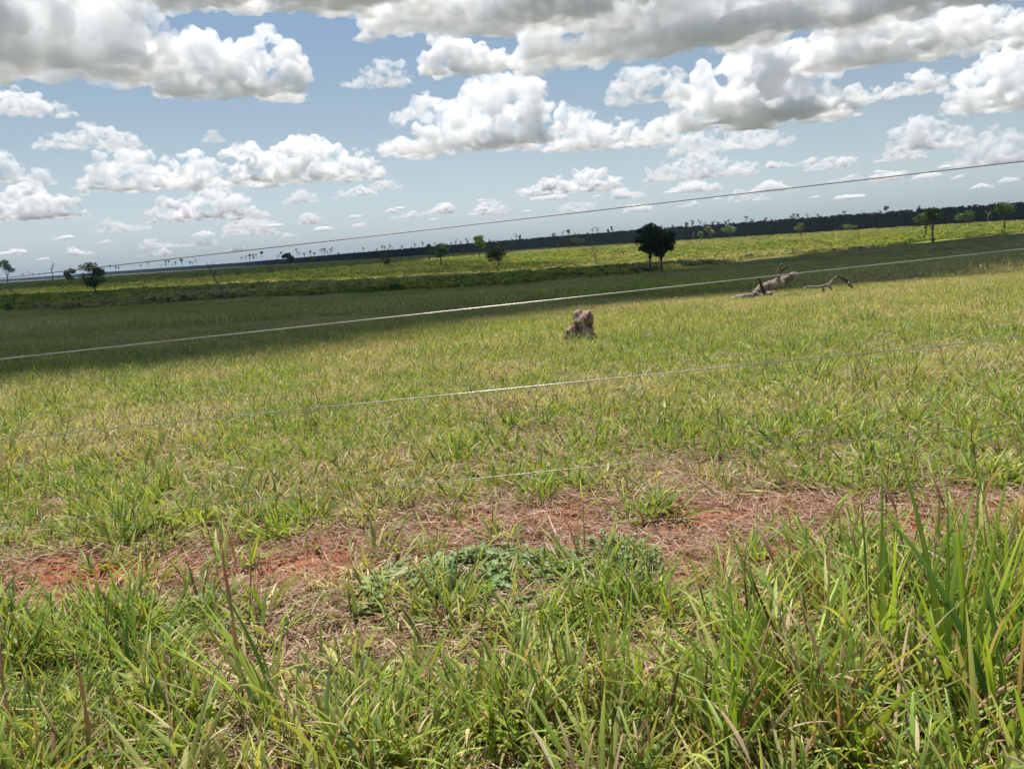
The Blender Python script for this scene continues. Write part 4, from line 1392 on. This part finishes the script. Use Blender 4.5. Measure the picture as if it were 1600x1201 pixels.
clump(215, 1060, 900, 'grass clump with long blades splayed up and left near the lower left', 20, (.008, .014), (.2, .8), bias=2.4)
clump(1010, 950, 868, 'dense clump of fine bright blades at the right end of the leafy weed patch', 34, (.006, .011), (.1, .9), dry=.05)
clump(415, 850, 800, 'low dark tussock with broad splayed blades behind the red strip at left', 34, (.007, .013), (.4, 1.2), dry=.04)
clump(205, 835, 765, 'rounded tussock with a shaded base behind the red strip near the left edge', 36, (.006, .011), (.3, 1.1), dry=.1)
clump(1350, 505, 485, 'small dark green bushy tuft in the pasture below the fallen branch', 40, (.02, .035), (.1, 1.0), dry=.0, pal=[(.05, .10, .02), (.07, .13, .025)], spread=.45)
clump(1318, 508, 490, 'small tan dried tuft just left of the dark green bushy tuft', 36, (.02, .03), (.2, 1.1), dry=1.0, spread=.4)

def stalk(pb, pt, wpx, label, pal=G_BROWN, bow=.0, sheath=True):
    g = ground(*pb)
    s_ = scale_at(g)
    top = at_depth(pt[0], pt[1], g.y + .02) - g
    rng = random.Random(int(pb[0] * 7 + pb[1]))
    root = bpy.data.objects.new('dry_stalk', None)
    S.collection.objects.link(root)
    root.location = g
    tag(root, label, 'dry stalk')
    V, Fc, C = [], [], []
    pts = bent(Vector((0, 0, -.02)), top, 9, .02 + bow, rng)
    r = wpx * s_ * .3
    tube(V, Fc, pts, [r * (.7 - .5 * i / 8) for i in range(9)], 6, rng=rng, colours=C, col=pick(rng, pal))
    link('stem', mesh_from('stem', V, Fc, C), [M_STRAW], root)
    if sheath:
        for (a, b, sc) in ((.18, .62, 1.25), (.5, .93, .9)):
            V, Fc, C = [], [], []
            q = [pts[0].lerp(top, a + (b - a) * i / 6) + (pts[min(8, int(8 * (a + (b - a) * i / 6)))] - pts[0].lerp(top, min(8, int(8 * (a + (b - a) * i / 6))) / 8)) for i in range(7)]
            tube(V, Fc, q, [r * sc * f for f in (.55, .85, 1, 1, .85, .55, .15)], 6, wob=.1, rng=rng, colours=C, col=tuple(v * 1.5 for v in pick(rng, pal)))
            link('sheath', mesh_from('sheath', V, Fc, C), [M_STRAW], root)
    return root
RUST = [(.46, .25, .12), (.40, .21, .11)]
stalk((384, 1115), (343, 828), 9, 'tallest rusty dry stalk, standing left of the middle across the red strip', RUST)
stalk((148, 1199), (122, 1030), 9, 'rusty dry stalk cut by the bottom edge near the lower left corner', RUST)
stalk((26, 1195), (1, 985), 7, 'dry brown stalk right at the left edge', RUST)
stalk((92, 1110), (70, 1035), 4, 'thin dark dead stem beside the grey green weeds at lower left', G_BROWN, sheath=False)
stalk((176, 1105), (166, 960), 5, 'thin brown stem inside the splayed clump at lower left', G_BROWN, sheath=False)
stalk((345, 1120), (322, 1005), 4, 'thin dark stem just left of the tallest rusty stalk foot', G_BROWN, sheath=False)
stalk((528, 1170), (478, 1040), 7, 'reddish brown stalk leaning left beside the broad clump at the bottom', RUST)
stalk((1030, 1185), (1066, 1022), 9, 'pale tan curled dry stalk leaning right at the bottom right of the middle', G_DRY)
stalk((1384, 880), (1394, 660), 4, 'thin brown stem rising behind the tall clumps at the right', G_BROWN, sheath=False)
stalk((1262, 1080), (1170, 890), 7, 'long brown dry stalk leaning left among the tall grass at right', G_BROWN)

W_LEAF = [(.28, .37, .155), (.33, .41, .20), (.22, .32, .12), (.37, .43, .23)]
def weed_leaf(seed):
    rng = random.Random(seed)
    V, Fc, C = [], [], []
    c = rng.choice(W_LEAF)
    L, w = 1.0, rng.uniform(.5, .72)
    rows = 5
    for i in range(rows + 1):
        t = i / rows
        ww = w * .5 * math.sin(PI * min(1, t * .92 + .04)) ** .75
        z = -.16 * (t * 1.1) ** 2
        for k, f in ((-1, .1), (0, -.02), (1, .1)):
            V.append(Vector((t * L, k * ww, z + abs(k) * f + rng.uniform(-.015, .015))))
            C.append(tuple(v * (1.15 if k == 0 else 1) for v in c))
    for i in range(rows):
        for k in range(2):
            a = i * 3 + k
            Fc.append((a, a + 1, a + 4, a + 3))
    return mesh_from('leaf', V, Fc, C)
WL = [weed_leaf(700 + i) for i in range(10)]
for me in WL:
    me.materials.append(M_WEED)
def weed(pxs, n_leaf, n_rest, size, hmax, label, seed):
    """prostrate plant: sprigs of oval leaves spread over the soil; pxs = outline points in the photograph"""
    rng = random.Random(seed)
    G = [ground(*p) for p in pxs]
    cx, cy = sum(g.x for g in G) / len(G), sum(g.y for g in G) / len(G)
    rx, ry = (max(g.x for g in G) - min(g.x for g in G)) / 2, (max(g.y for g in G) - min(g.y for g in G)) / 2
    root = bpy.data.objects.new('leafy_weed', None)
    S.collection.objects.link(root)
    root.location = (cx, cy, H(cx, cy))
    tag(root, label, 'weed')
    SV, SF, SC = [], [], []
    RV, RF, RC = [], [], []
    spots = []
    total = n_leaf + n_rest
    while len(spots) < total:
        a, r = rng.uniform(0, 2 * PI), math.sqrt(rng.random())
        x, y = rx * r * math.cos(a), ry * r * math.sin(a)
        if noise2(x + cx, y + cy, .12, seed, 2) < .34 + .25 * r ** 3:
            continue
        top = hmax * (1 - r ** 2 * .7) * rng.uniform(.4, 1)
        z0 = H(cx + x, cy + y) - root.location.z
        tip = Vector((x + rng.uniform(-.03, .03), y + rng.uniform(-.03, .03), z0 + top))
        tube(SV, SF, [Vector((x, y, z0 - .01)), tip], [.0016, .001], 4, False, colours=SC, col=(.16, .17, .07))
        for k in range(rng.choice([3, 4, 5])):
            spots.append((Vector((x, y, z0)).lerp(tip, rng.uniform(.45, 1)), rng.uniform(0, 2 * PI), rng.uniform(-.7, .25), size * rng.uniform(.6, 1.35)))
    rng.shuffle(spots)
    for i, (p, az, pit, sz) in enumerate(spots):
        M = Matrix.Translation(p) @ Matrix.Rotation(az, 4, 'Z') @ Matrix.Rotation(pit, 4, 'Y') @ Matrix.Rotation(rng.uniform(-.6, .6), 4, 'X') @ Matrix.Scale(sz, 4)
        src = WL[rng.randrange(10)]
        if i < n_leaf:
            o = bpy.data.objects.new('leaf', src)
            S.collection.objects.link(o)
            o.parent = root
            o.matrix_local = M
        else:
            k = len(RV)
            RV += [M @ v.co for v in src.vertices]
            cl_ = src.color_attributes['col'].data
            RC += [tuple(cl_[j].color[:3]) for j in range(len(src.vertices))]
            RF += [tuple(k + v for v in pl.vertices) for pl in src.polygons]
    st = link('stems', mesh_from('stems', SV, SF, SC), [M_WEED], root)
    tag(st, kind='stuff')
    if RV:
        tag(link('foliage', mesh_from('foliage', RV, RF, RC), [M_WEED], root), kind='stuff')
    return root
weed([(590, 910), (950, 895), (760, 862), (770, 962)], 290, 2100, .032, .10, 'low grey green leafy weed patch spread along the front of the red strip', 1)
weed([(20, 1000), (250, 985), (130, 925), (140, 1065)], 200, 350, .030, .06, 'sparse grey green leafy weed among dry stems near the lower left', 2)
weed([(250, 985), (330, 985), (290, 940), (290, 1040)], 90, 60, .034, .11, 'small upright sprig of round pale leaves beside the tallest rusty stalk', 3)
weed([(545, 940), (625, 935), (590, 905), (590, 975)], 80, 60, .036, .09, 'small leafy weed with larger pale leaves left of the low weed patch', 4)
weed([(890, 905), (1040, 880), (960, 838), (960, 930)], 100, 700, .019, .15, 'darker small leaved bushy weed at the right end of the low weed patch', 5)
print('NEAR', time.time() - T0)
